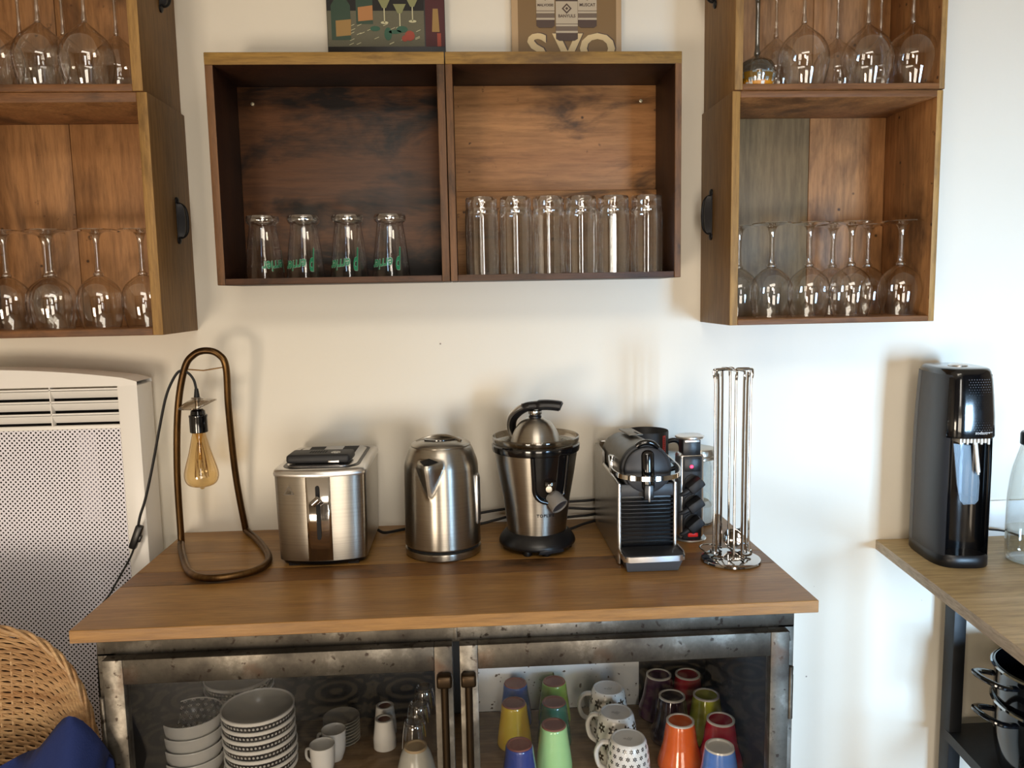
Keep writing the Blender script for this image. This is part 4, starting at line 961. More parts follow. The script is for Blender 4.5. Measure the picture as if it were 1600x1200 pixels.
# press a V-shaped spout out of the wall
sa = math.radians(-107)
for v in b.verts:
    a = math.atan2(v.co.y, v.co.x); d = (a - sa + PI) % (2 * PI) - PI; z = v.co.z
    if .118 < z < .197:
        q_ = min(1, (z - .118) / .064); w_ = .04 + .34 * q_
        k_ = max(0, 1 - abs(d) / w_) * q_ * (1 if z < .188 else max(0, (.197 - z) / .009))
        r = math.hypot(v.co.x, v.co.y); r2 = r + .0200 * k_; v.co.x *= r2 / r; v.co.y *= r2 / r
obj('body', b, M_steel, t, ang=28)
b = new(); pv = lambda a, r, z: b.verts.new((r * math.cos(sa + a), r * math.sin(sa + a), z))
v = [pv(-.27, .0705, .1925), pv(0, .0905, .1900), pv(.27, .0705, .1925), pv(.0, .0675, .1985)]
b.faces.new((v[0], v[1], v[3])); b.faces.new((v[1], v[2], v[3])); o = obj('spout_opening', b, M_dark, t, smooth=False)
b = new(); lathe(b, bez([(.0575, .2120), (.0570, .2150), (.0480, .2205), (.0300, .2245), (0, .2260)], 3), 48); obj('lid', b, M_steel, t)
b = new(); pl = []
for i in range(15): u = i / 14; pl.append((-.030 + .058 * u, -.020 - .012 * math.sin(PI * u)))
for i in range(15): u = i / 14; pl.append((.030 - .060 * u, -.010 + .014 * math.sin(PI * u * .9) * (1 - .6 * u) + .004 * math.sin(2 * PI * u)))
prism(b, pl, .2190, .2262); obj('lid_recess', b, M_blkg, t)
b = new(); tube(b, smooth_path([(-.046, -.004, .2185), (-.02, .004, .2262), (.012, -.002, .2285), (.040, -.022, .2215)], 6), .004, 8, sx=.45); obj('lid_grip', b, M_steel, t)
b = new(); an = math.radians(-18)
pts = [Vector((.0725 * math.cos(an), .0725 * math.sin(an), z)) for z in (.055, .080, .12, .150)]
box(b, .069, .0765, -.010, .010, .060, .158, .005, rot=rz_(an)); obj('water_window_frame', b, M_silver, t)
b = new(); box(b, .0735, .0775, -.0055, .0055, .066, .152, .003, rot=rz_(an)); obj('water_window', b, G_flap, t)
b = new(); tube(b, smooth_path([(.004, .066, .190), (.004, .098, .188), (.004, .112, .150), (.004, .106, .075), (.004, .070, .050)], 6), .011, 12); obj('handle', b, M_blk, t)
b = new(); merge(b, text_bm('I', .006, .0002, 0, 0, lambda p: Vector((.0735 * math.cos(-.62 + p.x * 10), .0735 * math.sin(-.62 + p.x * 10), .044 + p.y)))); obj('small_mark', b, M_char, t, smooth=False)

# ------------------------------------------------------------------ citrus juicer
t = thing('citrus_juicer', 'steel and black citrus juicer with domed press lid, in the middle of the worktop', 'juicer', (.128, -.178, .9))
b = new(); lathe(b, bez([(.060, .008), (.072, .010), (.0755, .014), (.0740, .021), (.0670, .031), (.0600, .038)], 4), 56)
lathe(b, [(0, .008), (.060, .008)], 56); lathe(b, [(.060, .038), (0, .038)], 56)
for a in (-70, -105, 60, 120, 180, 0):
    a = math.radians(a - 8); lathe(b, [(0, 0), (.008, 0), (.009, .003), (.0075, .010), (0, .010)], 16, cx=.060 * math.cos(a), cy=.060 * math.sin(a))
obj('plinth', b, M_blk, t)
b = new(); A = []
for i in range(17):
    u = -1 + i / 8; a = math.radians(-72) + u * .36; hh = .004 + .015 * math.sqrt(max(0, 1 - u * u)); rr = .0762
    A.append((a, hh))
va = [b.verts.new((.0772 * math.cos(a), .0772 * math.sin(a), .008)) for a, h in A]; vb = [b.verts.new(((.0765 - .004 * (h / .024)) * math.cos(a), (.0765 - .004 * (h / .024)) * math.sin(a), .004 + h)) for a, h in A]
for i in range(16): b.faces.new((va[i], va[i + 1], vb[i + 1], vb[i]))
o = obj('drip_recess', b, M_char, t); md = o.modifiers.new('t', 'SOLIDIFY'); md.thickness = .002
b = new(); lathe(b, [(.0575, .034), (.0582, .045), (.0655, .100), (.0745, .150), (.0815, .196)], 64); obj('steel_body', b, M_steel, t)
b = new(); lathe(b, [(.0812, .194), (.0850, .196), (.0862, .201), (.0862, .208), (.0840, .2105), (.0780, .2105), (.0775, .204)], 64); obj('black_rim', b, M_blkg, t)
# dark right-hand cover of the body (glossy front housing round the spout)
def onbody(a, z, off=0):
    r = .0585 + (.0815 - .0585) * (z - .045) / .151 + off; return Vector((r * math.cos(a), r * math.sin(a), z))
b = new(); na, nz = 10, 14
grid = [[None] * (na + 1) for _ in range(nz + 1)]
for i in range(nz + 1):
    z = .196 - (.196 - .112) * i / nz
    for j in range(na + 1):
        a0_, a1_ = math.radians(-97), math.radians(-50); a = a0_ + (a1_ - a0_) * j / na
        grid[i][j] = b.verts.new(onbody(a, z, .0012 if i < nz - 1 else .0004))
for i in range(nz):
    for j in range(na): b.faces.new((grid[i][j], grid[i][j + 1], grid[i + 1][j + 1], grid[i + 1][j]))
obj('front_cover', b, M_blkg, t)
b = new()
sp = [onbody(math.radians(-99), .196, .003), onbody(math.radians(-98), .150, .003), onbody(math.radians(-97), .126, .003), onbody(math.radians(-90), .112, .004), onbody(math.radians(-78), .106, .004)]
tube(b, smooth_path(sp, 5), .0045, 10); sp = [onbody(math.radians(-49), .196, .003), onbody(math.radians(-49), .130, .003), onbody(math.radians(-52), .116, .003), onbody(math.radians(-60), .108, .003)]
tube(b, smooth_path(sp, 5), .0035, 10); obj('cover_trim', b, M_blkg, t)
b = new(); lathe(b, bez([(.012, .148), (.0125, .14), (.009, .128), (.004, .122), (0, .121)], 3), 24, cx=.020, cy=-.072); obj('clear_outlet', b, G_smoke, t)
# spout: half-open grey tube pointing down to the right
a = math.radians(-68); base = onbody(a, .118, -.010); d_ = Vector((.50, -.62, -.60)).normalized()
b = new(); M0 = Matrix.Translation(base) @ d_.to_track_quat('Z', 'Y').to_matrix().to_4x4()
lathe(b, [(.0150, 0), (.0165, .008), (.0178, .031), (.0163, .032), (.0145, .012)], 28, mat=M0); obj('spout', b, plain('grey_spout', '#77726c', .3), t)
b = new(); lathe(b, [(0, .0295), (.0155, .0290)], 24, mat=M0); obj('spout_mouth', b, M_char, t)
b = new(); lathe(b, [(0, .004), (.006, .0036), (.0075, 0)], 20, mat=Matrix.Translation(onbody(math.radians(-77), .134, .004)) @ Matrix.Rotation(PI / 2, 4, 'X')); obj('drip_stop_button', b, M_silver, t)
b = new(); lathe(b, bez([(.0800, .2085), (.0840, .213), (.0855, .220), (.0850, .2235), (.0835, .2235), (.0820, .214), (.0760, .209)], 3), 64); obj('clear_rim', b, G_smoke, t)
b = new(); lathe(b, bez([(.0770, .2105), (.066, .2060), (.050, .2030), (.030, .2030), (0, .203)], 3), 56); obj('strainer_bowl', b, plain('strainer_metal', (.35, .33, .28), .3, 1.0), t)
b = new()
for i in range(44):
    a = 2 * PI * i / 44; c_, s_ = math.cos(a), math.sin(a); n_ = Vector((-s_, c_, 0)) * .0010
    p0, p1 = Vector((.052 * c_, .052 * s_, .2042)), Vector((.070 * c_, .070 * s_, .2085))
    b.faces.new([b.verts.new(p) for p in (p0 - n_, p1 - n_, p1 + n_, p0 + n_)])
o = obj('strainer_slots', b, M_dark, t, smooth=False); o['kind'] = 'stuff'
b = new(); lathe(b, [(.040, .203), (.040, .2145), (0, .2145)], 40); obj('press_cone_base', b, M_blkg, t)
b = new(); lathe(b, bez([(.0480, .2130), (.0492, .2135), (.0475, .2190), (.0420, .2330), (.0320, .2480), (.0200, .2565), (.0110, .2590), (0, .2590)], 4), 56); obj('press_dome', b, M_steel, t)
b = new(); lathe(b, [(.0120, .257), (.0125, .262), (.0110, .2635)], 28); lathe(b, [(.0105, .2635), (.0105, .2660)], 28); obj('lower_collar', b, M_blk, t)
b = new(); lathe(b, [(.0128, .2655), (.0132, .2670), (.0132, .2725), (.0118, .2735), (0, .2735)], 28); obj('collar', b, M_chrome, t)
arm = [(-.034, .062, .206), (-.043, .052, .230), (-.042, .035, .252), (-.032, .018, .268), (-.018, .005, .2785), (-.004, 0, .2820)]
b = new(); tube(b, smooth_path(arm, 6), .0085, 12, sx=1.1); obj('lever_arm', b, M_blk, t)
b = new(); tube(b, smooth_path([(p[0] - .005, p[1] - .003, p[2] + .003) for p in arm[:-1]], 6), .0062, 10); obj('lever_arm_trim', b, M_silver, t)
b = new(); tube(b, smooth_path([(-.012, .001, .2815), (.004, -.001, .2830), (.025, -.004, .2835), (.045, -.007, .2815), (.051, -.008, .2795)], 5), [.0085 + .001 * math.sin(i) * 0 + (.0020 if 5 < i < 18 else 0) for i in range(21)], 14, sx=1.5); obj('lever_grip', b, M_blk, t)
b = new(); merge(b, text_bm('TOPLIFE', .0085, .0002, .0002, 0, lambda p: onbody(math.radians(-79) + p.x / .068, .076 + p.y, .0004), space=1.25)); obj('lettering', b, M_char, t, smooth=False, fixn=False)

# ------------------------------------------------------------------ coffee capsule machine
t = thing('capsule_coffee_machine', 'narrow grey and black capsule coffee machine with chrome lever loop, right of the juicer', 'coffee machine', (.321, -.18, .9))
lo = Vector((.321, -.18, .9))
def L(x, y, z): return Vector((x, y, z)) - lo
xa, xb = .2665, .3755
M_panel = plain('silver_grey_side_panel', '#8a8680', .25, .7)
for s, x in ((-1, xa), (1, xb)):
    b = new(); q0, q1 = (x, x + .005) if s < 0 else (x - .005, x)
    pl = [(-.300, .902), (-.300, 1.050), (-.14, 1.053), (-.134, 1.078), (-.050, 1.080), (-.040, 1.072), (-.040, .902)]
    A = [b.verts.new(L(q0, y, z)) for y, z in pl]; B = [b.verts.new(L(q1, y, z)) for y, z in pl]; n = len(pl)
    b.faces.new(A); b.faces.new(B[::-1])
    for i in range(n): b.faces.new((A[i], B[i], B[(i + 1) % n], A[(i + 1) % n]))
    obj('side_panel', b, M_panel, t, ang=20)
    b = new(); tube(b, [L(x - s * .003, -.3015, .902), L(x - s * .003, -.3015, 1.0505), L(x - s * .003, -.22, 1.0520), L(x - s * .003, -.142, 1.0535)], .0034, 10); obj('panel_edge_strip', b, M_silver, t)
b = new(); box(b, *[v for v in (xa + .005 - lo.x, xb - .005 - lo.x)], -.115, .138, .004, .145, .002); obj('inner_body', b, M_blk, t)
ay, az = -.285 - lo.y, 1.048 - .9
bar = Matrix.Translation(L(.3195, -.286, 1.0480)) @ Matrix.Rotation(-PI / 2 - math.radians(3), 4, 'X')
b = new(); lathe(b, bez([(.0450, 0), (.0470, .010), (.0475, .05), (.0470, .13), (.0455, .195), (.0420, .225), (.030, .236), (0, .238)], 4), 48, mat=Matrix.Translation(L(.3205, -.290, 1.0755)) @ Matrix.Rotation(-PI / 2 - math.radians(3.5), 4, 'X')); obj('rounded_body', b, plain('dark_titan_plastic', '#57544e', .36, .4), t)
DR = Matrix.Translation(L(.3205, -.292, 1.0755)) @ Matrix.Rotation(PI / 2 - math.radians(4), 4, 'X')
b = new(); lathe(b, [(0, .016), (.038, .0155), (.0415, .013), (.0425, 0)], 48, mat=DR); obj('front_disc', b, M_char, t)
b = new(); lathe(b, [(.0425, .006), (.0460, .005), (.0475, 0), (.0475, -.010)], 48, mat=DR); obj('disc_ring', b, M_blkm, t)
b = new(); box(b, -.0115, .0115, -.0385, .0370, .008, .0235, .0095, seg=4, rot=None); bmesh.ops.transform(b, matrix=DR, verts=b.verts); obj('disc_ridge', b, M_blkg, t)
b = new(); box(b, .3125 - lo.x, .3295 - lo.x, -.319 - lo.y, -.303 - lo.y, 1.024 - .9, 1.052 - .9, .002); box(b, .3195 - lo.x, .3225 - lo.x, -.3205 - lo.y, -.3185 - lo.y, 1.021 - .9, 1.050 - .9, .0005, 1); obj('coffee_outlet', b, (M_blk, M_silver), t)
b = new(); tube(b, smooth_path([L(.304, -.292, 1.1185), L(.311, -.294, 1.1240), L(.3225, -.295, 1.1260), L(.334, -.294, 1.1225), L(.342, -.292, 1.1150)], 4), .0052, 10); obj('top_lip', b, M_blkg, t)
b = new(); box(b, -.014, .014, -.025, .080, 0, .003, .0012, rot=Matrix.Translation((0, 0, .2205)) @ Matrix.Rotation(math.radians(-3.5), 4, 'X')); obj('slider_cover', b, plain('grey_top_insert', '#77736a', .4, .4), t)
b = new(); box(b, .003, .0065, -.022, .010, .0028, .0036, rot=Matrix.Translation((0, 0, .2205)) @ Matrix.Rotation(math.radians(-3.5), 4, 'X')); obj('slider_slot', b, M_dark, t)
# chrome loop
lp = [L(.2660, -.215, 1.083), L(.2600, -.255, 1.080), L(.2575, -.295, 1.0755), L(.2680, -.322, 1.0710), L(.290, -.335, 1.0690), L(.320, -.340, 1.0680), L(.350, -.336, 1.0685), L(.3730, -.322, 1.0700), L(.3830, -.295, 1.0740), L(.3815, -.255, 1.0785), L(.3765, -.215, 1.083)]
b = new(); sp = smooth_path(lp, 5); n = len(sp)
for side in (0,):
    up = Vector((0, 0, .0042)); prev = None
    for i, p in enumerate(sp):
        a_ = sp[max(0, i - 1)]; c_ = sp[min(n - 1, i + 1)]; tt_ = (c_ - a_).normalized(); nn = tt_.cross(Vector((0, 0, 1))).normalized() * .0013
        ring = [b.verts.new(p + up + nn), b.verts.new(p - up + nn), b.verts.new(p - up - nn), b.verts.new(p + up - nn)]
        if prev:
            for k_ in range(4): b.faces.new((prev[k_], prev[(k_ + 1) % 4], ring[(k_ + 1) % 4], ring[k_]))
        prev = ring
obj('lever_loop', b, M_chrome, t, ang=60)
b = new(); box(b, xa + .001 - lo.x, xa + .010 - lo.x, -.225 - lo.y, -.205 - lo.y, .153, .188, .002); box(b, xb - .010 - lo.x, xb - .001 - lo.x, -.225 - lo.y, -.205 - lo.y, .153, .188, .002); obj('loop_hinge', b, M_chrome, t)
b = new()
for i in range(12):
    z = .0385 + i * .0073; box(b, xa + .006 - lo.x, xb - .006 - lo.x, -.3035 - lo.y, -.294 - lo.y, z, z + .0036, .0006, seg=1)
o = obj('ribbed_front', b, M_blkg, t); o['kind'] = 'stuff'
b = new(); box(b, xa + .006 - lo.x, xb - .006 - lo.x, -.3015 - lo.y, -.294 - lo.y, .1270, .1500, .002); obj('front_fascia', b, M_char, t)
# drip tray
b = new(); loft(b, [([(xa + .009 - lo.x, -.345 - lo.y), (xb - .008 - lo.x, -.345 - lo.y), (xb - .008 - lo.x, -.300 - lo.y), (xa + .009 - lo.x, -.300 - lo.y)], .001), ([(xa + .003 - lo.x, -.352 - lo.y), (xb + .001 - lo.x, -.352 - lo.y), (xb + .001 - lo.x, -.300 - lo.y), (xa + .003 - lo.x, -.300 - lo.y)], .0280)]); obj('drip_tray', b, M_grey, t, ang=20)
b = new(); tr_ = [L(xa + .002, -.300, .9300), L(xa, -.335, .9280), L(xa + .002, -.352, .9268), L(xa + .012, -.3565, .9262), L(xb - .010, -.3565, .9268), L(xb + .001, -.352, .9275), L(xb + .004, -.335, .9285), L(xb + .002, -.300, .9305)]
sp = tr_; prev = None; n = len(sp)
for i, p in enumerate(sp):
    a_ = sp[max(0, i - 1)]; c_ = sp[min(n - 1, i + 1)]; tt_ = (c_ - a_).normalized(); nn = tt_.cross(Vector((0, 0, 1))).normalized() * .0012; up = Vector((0, 0, .0050))
    ring = [b.verts.new(p + up + nn), b.verts.new(p - up + nn), b.verts.new(p - up - nn), b.verts.new(p + up - nn)]
    if prev:
        for k_ in range(4): b.faces.new((prev[k_], prev[(k_ + 1) % 4], ring[(k_ + 1) % 4], ring[k_]))
    prev = ring
obj('tray_band', b, M_silver, t, ang=60)
b = new(); box(b, xa + .003 - lo.x, xb + .001 - lo.x, -.3545 - lo.y, -.300 - lo.y, .0282, .0325, .001); obj('tray_plate', b, M_blkm, t)
b = new(); box(b, xa + .008 - lo.x, xb - .008 - lo.x, -.045 - lo.y, -.012 - lo.y, .004, .185, .008); obj('water_tank', b, G_smoke, t)

# ------------------------------------------------------------------ black jug behind the coffee machine
t = thing('black_jug', 'tall black open jug with a red printed strip, behind the coffee machine', 'jug', (.3775, -.0555, .9))
b = new(); lathe(b, [(0, 0), (.040, 0), (.0425, .002), (.0440, .08), (.0445, .2035), (.0438, .2055), (.0425, .2035), (.0415, .02), (0, .015)], 48); obj('jug_wall', b, M_blkm, t)
b = new()
for z0_, z1_, mi in ((.158, .199, 0),):
    gr = [[b.verts.new((.0450 * math.cos(a), .0450 * math.sin(a), z)) for a in [math.radians(-58 + 4 * i) for i in range(4)]] for z in (z0_, z1_)]
    for i in range(3): b.faces.new((gr[0][i], gr[0][i + 1], gr[1][i + 1], gr[1][i]))
for i in range(8):
    z = .163 + i * .0042; gr = [[b.verts.new((.0454 * math.cos(a), .0454 * math.sin(a), zz)) for a in (math.radians(-54.5), math.radians(-50))] for zz in (z, z + .0022)]
    f = b.faces.new((gr[0][0], gr[0][1], gr[1][1], gr[1][0])); f.material_index = 1
obj('red_label', b, (plain('red_label', '#a83230', .5), M_dark), t, smooth=False)
b = new(); tube(b, smooth_path([(.040, -.006, .180), (.056, -.010, .184), (.068, -.012, .176), (.070, -.012, .150), (.058, -.010, .125), (.041, -.006, .120)], 5), .0052, 10); obj('handle', b, M_blk, t)

# ------------------------------------------------------------------ power tower
t = thing('socket_tower', 'pop-up socket tower with black plugs and a red light, right of the coffee machine', 'power outlet', (.4395, -.160, .9))
b = new(); lathe(b, [(0, 0), (.0335, 0), (.0340, .0015), (.0325, .0035), (0, .0035)], 48); obj('base_flange', b, M_silver, t)
b = new(); box(b, -.0255, .0255, -.018, .022, .0035, .176, .007, seg=3); obj('silver_case', b, M_silver, t)
b = new(); box(b, -.0190, .0195, -.0215, -.010, .0035, .172, .002); obj('black_front', b, M_blkm, t)
b = new(); box(b, -.0180, .0180, -.016, .018, .172, .206, .002); obj('neck', b, M_blk, t)
b = new(); lathe(b, [(0, .206), (.0265, .206), (.0285, .208), (.0280, .211), (.0250, .2125), (0, .213)], 44); box(b, -.015, .015, -.0185, -.012, .1995, .2045, .0008); obj('cap_disc', b, M_silver, t)
b = new(); box(b, -.0165, .0165, -.0222, -.0205, .142, .168, .0006); obj('light_panel', b, M_blk, t)
b = new(); lathe(b, [(0, .003), (.0028, .002), (.0034, 0)], 16, mat=Matrix.Translation((-.002, -.0222, .152)) @ Matrix.Rotation(PI / 2, 4, 'X')); obj('indicator_light', b, M_led, t)
b = new(); box(b, -.0085, .0115, -.0245, -.021, .009, .0165, .0012); obj('red_switch', b, M_red, t)
for i, z in enumerate((.1185, .0790, .0390)):
    b = new(); lathe(b, [(.0155, 0), (.0175, .0015), (.0175, .003), (.015, .003)], 24, mat=Matrix.Translation((0, -.0212, z)) @ Matrix.Rotation(PI / 2, 4, 'X'))
    mt = Matrix.Translation((0.001, -.022, z)) @ Matrix.Rotation(math.radians((-38, -34, -40)[i]), 4, 'Y')
    box(b, -.0165, .0165, -.030, -.001, -.0095, .0095, .004, rot=mt); tube(b, [mt @ Vector((-.014, -.018, 0)), mt @ Vector((-.027, -.020, .002)), mt @ Vector((-.036, -.018, .004))], [.0062, .0048, .0034], 10)
    obj('plug', b, M_blkm, t)
# glass jar
t = thing('glass_storage_jar', 'clear glass jar with a metal lid and white sugar, behind the socket tower', 'jar', (.4865, -.0560, .9))
b = new(); lathe(b, bez([(0, .001), (.030, .001), (.0345, .006), (.0350, .02), (.0350, .120), (.0340, .132), (.0325, .138), (.0325, .147)], 3), 40); obj('jar_wall', b, G_bottle, t)
b = new(); lathe(b, [(0, .005), (.0325, .005), (.0330, .040), (.024, .050), (0, .052)], 32); obj('sugar', b, plain('white_sugar', '#d8d2c6', .8, bump=.5, bscale=700), t)
b = new(); lathe(b, [(.0360, .141), (.0385, .143), (.0385, .148), (.0370, .150), (.0385, .152), (.0380, .160), (.0360, .1645), (.030, .166), (0, .1665)], 44); obj('lid', b, plain('aged_tin_lid', (.55, .50, .42), .3, 1.0, bump=.5, bscale=120), t)

# ------------------------------------------------------------------ capsule stand
t = thing('capsule_stand', 'chrome wire capsule stand with a round foot, at the right end of the worktop', 'capsule stand', (.478, -.302, .9))
b = new(); lathe(b, [(0, 0), (.0525, 0), (.0545, .002), (.0535, .0050), (.047, .0078), (.020, .0085), (0, .0085)], 56); obj('foot', b, M_chrome, t)
for d_ in range(4):
    an = math.radians(90 * d_ + 4)
    def W_(r, s, z): return (r * math.cos(an) - s * math.sin(an), r * math.sin(an) + s * math.cos(an), z)
    pth = [W_(.020, .011, .011), W_(.033, .011, .0125), W_(.035, .0085, .020), W_(.0305, .0075, .045), W_(.0305, .0075, .325), W_(.0335, .0075, .342), W_(.0335, .0070, .354), W_(.0310, .0066, .3565), W_(.010, .0045, .3570), W_(.0065, 0, .3550), W_(.010, -.0045, .3570),
           W_(.0310, -.0066, .3565), W_(.0335, -.0070, .354), W_(.0335, -.0075, .342), W_(.0305, -.0075, .325), W_(.0305, -.0075, .045), W_(.035, -.0085, .020), W_(.033, -.011, .0125), W_(.020, -.011, .011)]
    b = new(); tube(b, smooth_path(pth, 3), .0021, 8); obj('wire_holder', b, M_chrome, t)
b = new(); tube(b, smooth_path([(-.040, .028, .009), (-.047, .040, .014), (-.035, .052, .015), (-.015, .050, .014), (-.006, .036, .012)], 4), .0016, 8)
tube(b, smooth_path([(.040, .028, .009), (.047, .044, .014), (.035, .056, .015), (.015, .052, .014), (.006, .036, .012)], 4), .0016, 8); obj('capsule_stop', b, M_chrome, t)
def capsule(loc, rot, m1, label):
    t = thing('coffee_capsule', label, 'coffee capsule', loc, group='capsules left in the stand'); t.rotation_euler = rot
    b = new(); lathe(b, [(.0185, 0), (.0145, -.0015), (.0140, -.004), (.0115, -.019), (.0080, -.024), (0, -.026)], 32); obj('capsule_cup', b, m1, t)
    b = new(); lathe(b, [(0, .0016), (.0140, .0014), (.0165, .0004), (.0185, .0006), (.0185, 0)], 32); obj('foil_lid', b, M_chrome, t)
capsule((.4935, -.2655, .9300), (math.radians(80), 0, math.radians(-22)), M_silver, 'silver coffee capsule leaning in the stand foot, foil side to the front')
capsule((.5170, -.2450, .9280), (math.radians(86), 0, math.radians(65)), M_blk, 'black coffee capsule at the back right of the stand foot')

# ------------------------------------------------------------------ black cables along the wall
def cable(pts, label, r=.0030):
    P = smooth_path(pts, 6); c = P[0].copy(); b = new(); tube(b, [p - c for p in P], r, 8); o = obj('power_cable', b, M_rubber, loc=c); return tag(o, label, 'cable', 'black appliance cables along the wall')
cable([(-.1960, -.085, .916), (-.185, -.075, .907), (-.165, -.055, .9035), (-.130, -.036, .9045), (-.08, -.020, .910), (0, -.020, .9235), (.05, -.020, .931), (.12, -.018, .938), (.20, -.018, .944), (.255, -.018, .946), (.32, -.0045, .946), (.40, -.006, .93), (.43, -.05, .95), (.412, -.10, .98), (.405, -.155, .975)], 'black cable from the toaster, running behind the kettle and the juicer')
cable([(-.030, -.040, .9035), (.015, -.034, .906), (.050, -.030, .9125), (.09, -.028, .921), (.16, -.026, .930), (.205, -.026, .933), (.262, -.026, .929), (.33, -.0045, .925)], 'black cable from the kettle, second highest line behind the juicer')
cable([(.165, -.085, .915), (.190, -.060, .920), (.230, -.050, .921), (.258, -.040, .920), (.30, -.0045, .918)], 'black cable from the juicer, third line down towards the coffee machine')
cable([(.185, -.100, .9055), (.205, -.098, .9080), (.235, -.080, .9120), (.262, -.066, .9140)], 'black cable lying lowest between the juicer and the coffee machine')

# ------------------------------------------------------------------ counter on the right with its rack
ZR = .8276
t = thing('light_oak_counter', 'light oak counter on the right carrying the sparkling water maker', 'counter', (1.4, -.35, ZR - .022))
b = new(); poly = [(.9168, -.001), (.8588, -.563), (.8400, -.75), (1.95, -.75), (1.95, -.001)]; poly = [(x - 1.4, y + .35) for x, y in poly]
prism(b, poly, 0, .022); b.normal_update()
for f in b.faces: f.material_index = 1 if f.normal.x < -.6 else 0
obj('counter_top', b, (W_ctr, W_ctre), t, smooth=False)
b = new(); box(b, 1.165 - 1.4, 1.95 - 1.4, -.008 + .35, -.001 + .35, .0222, .105, .001); obj('upstand', b, M_white, t)
t = thing('black_metal_rack', 'black metal rack under the right counter with a lower shelf', 'rack', (1.45, -.33, 0))
M_rack = plain('black_powder_coat', '#101216', .5)
legs = [(1.085, -.045), (1.93, -.045), (1.93, -.70), (1.02, -.70)]
for x, y in legs:
    b = new(); box(b, x - 1.45 - .0145, x - 1.45 + .0145, y + .33 - .018, y + .33 + .018, 0, ZR - .0225, .002); obj('leg', b, M_rack, t)
b = new(); prism(b, [(x - 1.45, y + .33) for x, y in ((1.072, -.030), (1.005, -.73), (1.945, -.73), (1.945, -.030))], .366, .390); obj('shelf', b, M_rack, t, smooth=False)
# pots
def pot(z, cx, cy_, r, h, label, glossr):
    t = thing('cooking_pot', label, 'pot', (cx, cy_, z), group='black pots on the rack shelf')
    b = new(); lathe(b, bez([(0, 0), (r * .78, 0), (r * .90, .010), (r * .98, h * .5), (r, h), (r + .004, h + .003), (r + .001, h + .005), (r - .004, h), (r * .94, h * .5), (r * .8, .012), (0, .008)], 3), 56); obj('pan', b, M_blkg, t)
    b = new(); lathe(b, [(r + .004, h + .001), (r + .0065, h + .003), (r + .003, h + .0055)], 56); obj('rim', b, M_chrome, t)
    for s in (1, -1):
        b = new(); q = r + .002
        tube(b, smooth_path([(s * -q, -.034, h - .012), (s * -(q + .030), -.038, h - .006), (s * -(q + .050), -.020, h), (s * -(q + .052), .012, h), (s * -(q + .032), .034, h - .006), (s * -q, .034, h - .012)], 5), .0055, 10, sx=1.6); obj('loop_handle', b, M_blkg, t)
    return t
lower = pot(.391, 1.205, -.235, .130, .145, 'black loop-handled pot, the lower one on the rack shelf', 0)
pot(.462, 1.198, -.222, .118, .145, 'black loop-handled pot nested in the other one, the upper one', 0)

# ------------------------------------------------------------------ sparkling water maker
t = thing('sparkling_water_maker', 'tall black sparkling water maker with a dotted head, on the light oak counter', 'water maker', (1.0120, -.1130, ZR), math.radians(-7))
def sec(hw, yf, yb, n=32, p=2.6):
    """rounded cross-section: flat-ish sides, bowed front at yf, round back at yb"""
    out = []
    for i in range(n):
        a = 2 * PI * i / n; c_, s_ = math.cos(a), math.sin(a)
        x = hw * (abs(c_) ** (2 / p)) * (1 if c_ >= 0 else -1); yy = (abs(s_) ** (2 / p))
        out.append((x, (yb if s_ >= 0 else yf) * yy if False else ((yb * yy) if s_ >= 0 else (yf * yy))))
    return out
def part_sec(z, a0, a1, inner, sc=1.0, n=22, hw=.0575, yf=-.090, yb=.086, p=3.4):
    k = 1 - .10 * max(0, (z - .20) / .20) ** 2; out = []
    for i in range(n + 1):
        a = math.radians(a0 + (a1 - a0) * i / n); c_, s_ = math.cos(a), math.sin(a)
        x = hw * k * sc * abs(c_) ** (2 / p) * (1 if c_ >= 0 else -1); y = (yb if s_ >= 0 else -yf) * k * sc * abs(s_) ** (2 / p) * (1 if s_ >= 0 else -1)
        out.append((x, y))
    return out + [(x * k, y) for x, y in inner]
def full(z, sc=1.0): return part_sec(z, 0, 360 - 360 / 48, [], sc, 47)
b = new(); loft(b, [(full(0, .985), 0), (full(0, 1.01), .003), (full(0, 1.01), .020), (full(0, .97), .026)]); obj('base', b, M_blk, t, ang=40)
Z5 = (.024, .12, .20, .27, .32, .37, .394)
b = new(); loft(b, [(part_sec(z, 96, 168, [(-.02, .0), (0, .02)], 1.012), z) for z in Z5]); obj('back_shell', b, M_grey, t, ang=40)
b = new(); loft(b, [(part_sec(z, 92, 236, [(-.040, -.070), (-.044, -.03), (-.02, .05)]), z) for z in Z5]); obj('side_shell', b, M_char, t, ang=40)
b = new(); loft(b, [(part_sec(z, -48, 92, [(.02, .05), (.044, -.03), (.040, -.066)]), z) for z in Z5]); obj('side_shell', b, M_blkg, t, ang=40)
b = new(); A = []; B = []
for i in range(17):
    a = PI * i / 16; x = -.0435 * math.cos(a) + .001; y = -.072 + .034 * math.sin(a)
    A.append(b.verts.new((x, y, .024))); B.append(b.verts.new((x, y, .272)))
for i in range(16): b.faces.new((A[i], A[i + 1], B[i + 1], B[i]))
obj('niche', b, M_blkg, t, fixn=False)
b = new(); loft(b, [(part_sec(z, 228, 356, [(.050, -.01), (-.030, -.03)], sc_), z) for z, sc_ in ((.268, 1.035), (.272, 1.05), (.31, 1.045), (.35, 1.03), (.385, 1.01), (.396, .985))]); obj('head', b, M_blkg, t, ang=40)
b = new(); loft(b, [(full(.394, .985), .3935), (full(.398, .975), .399), (full(.404, .93), .4045), (full(.404, .86), .4065)]); obj('top_cap', b, M_blkg, t, ang=50)
b = new()
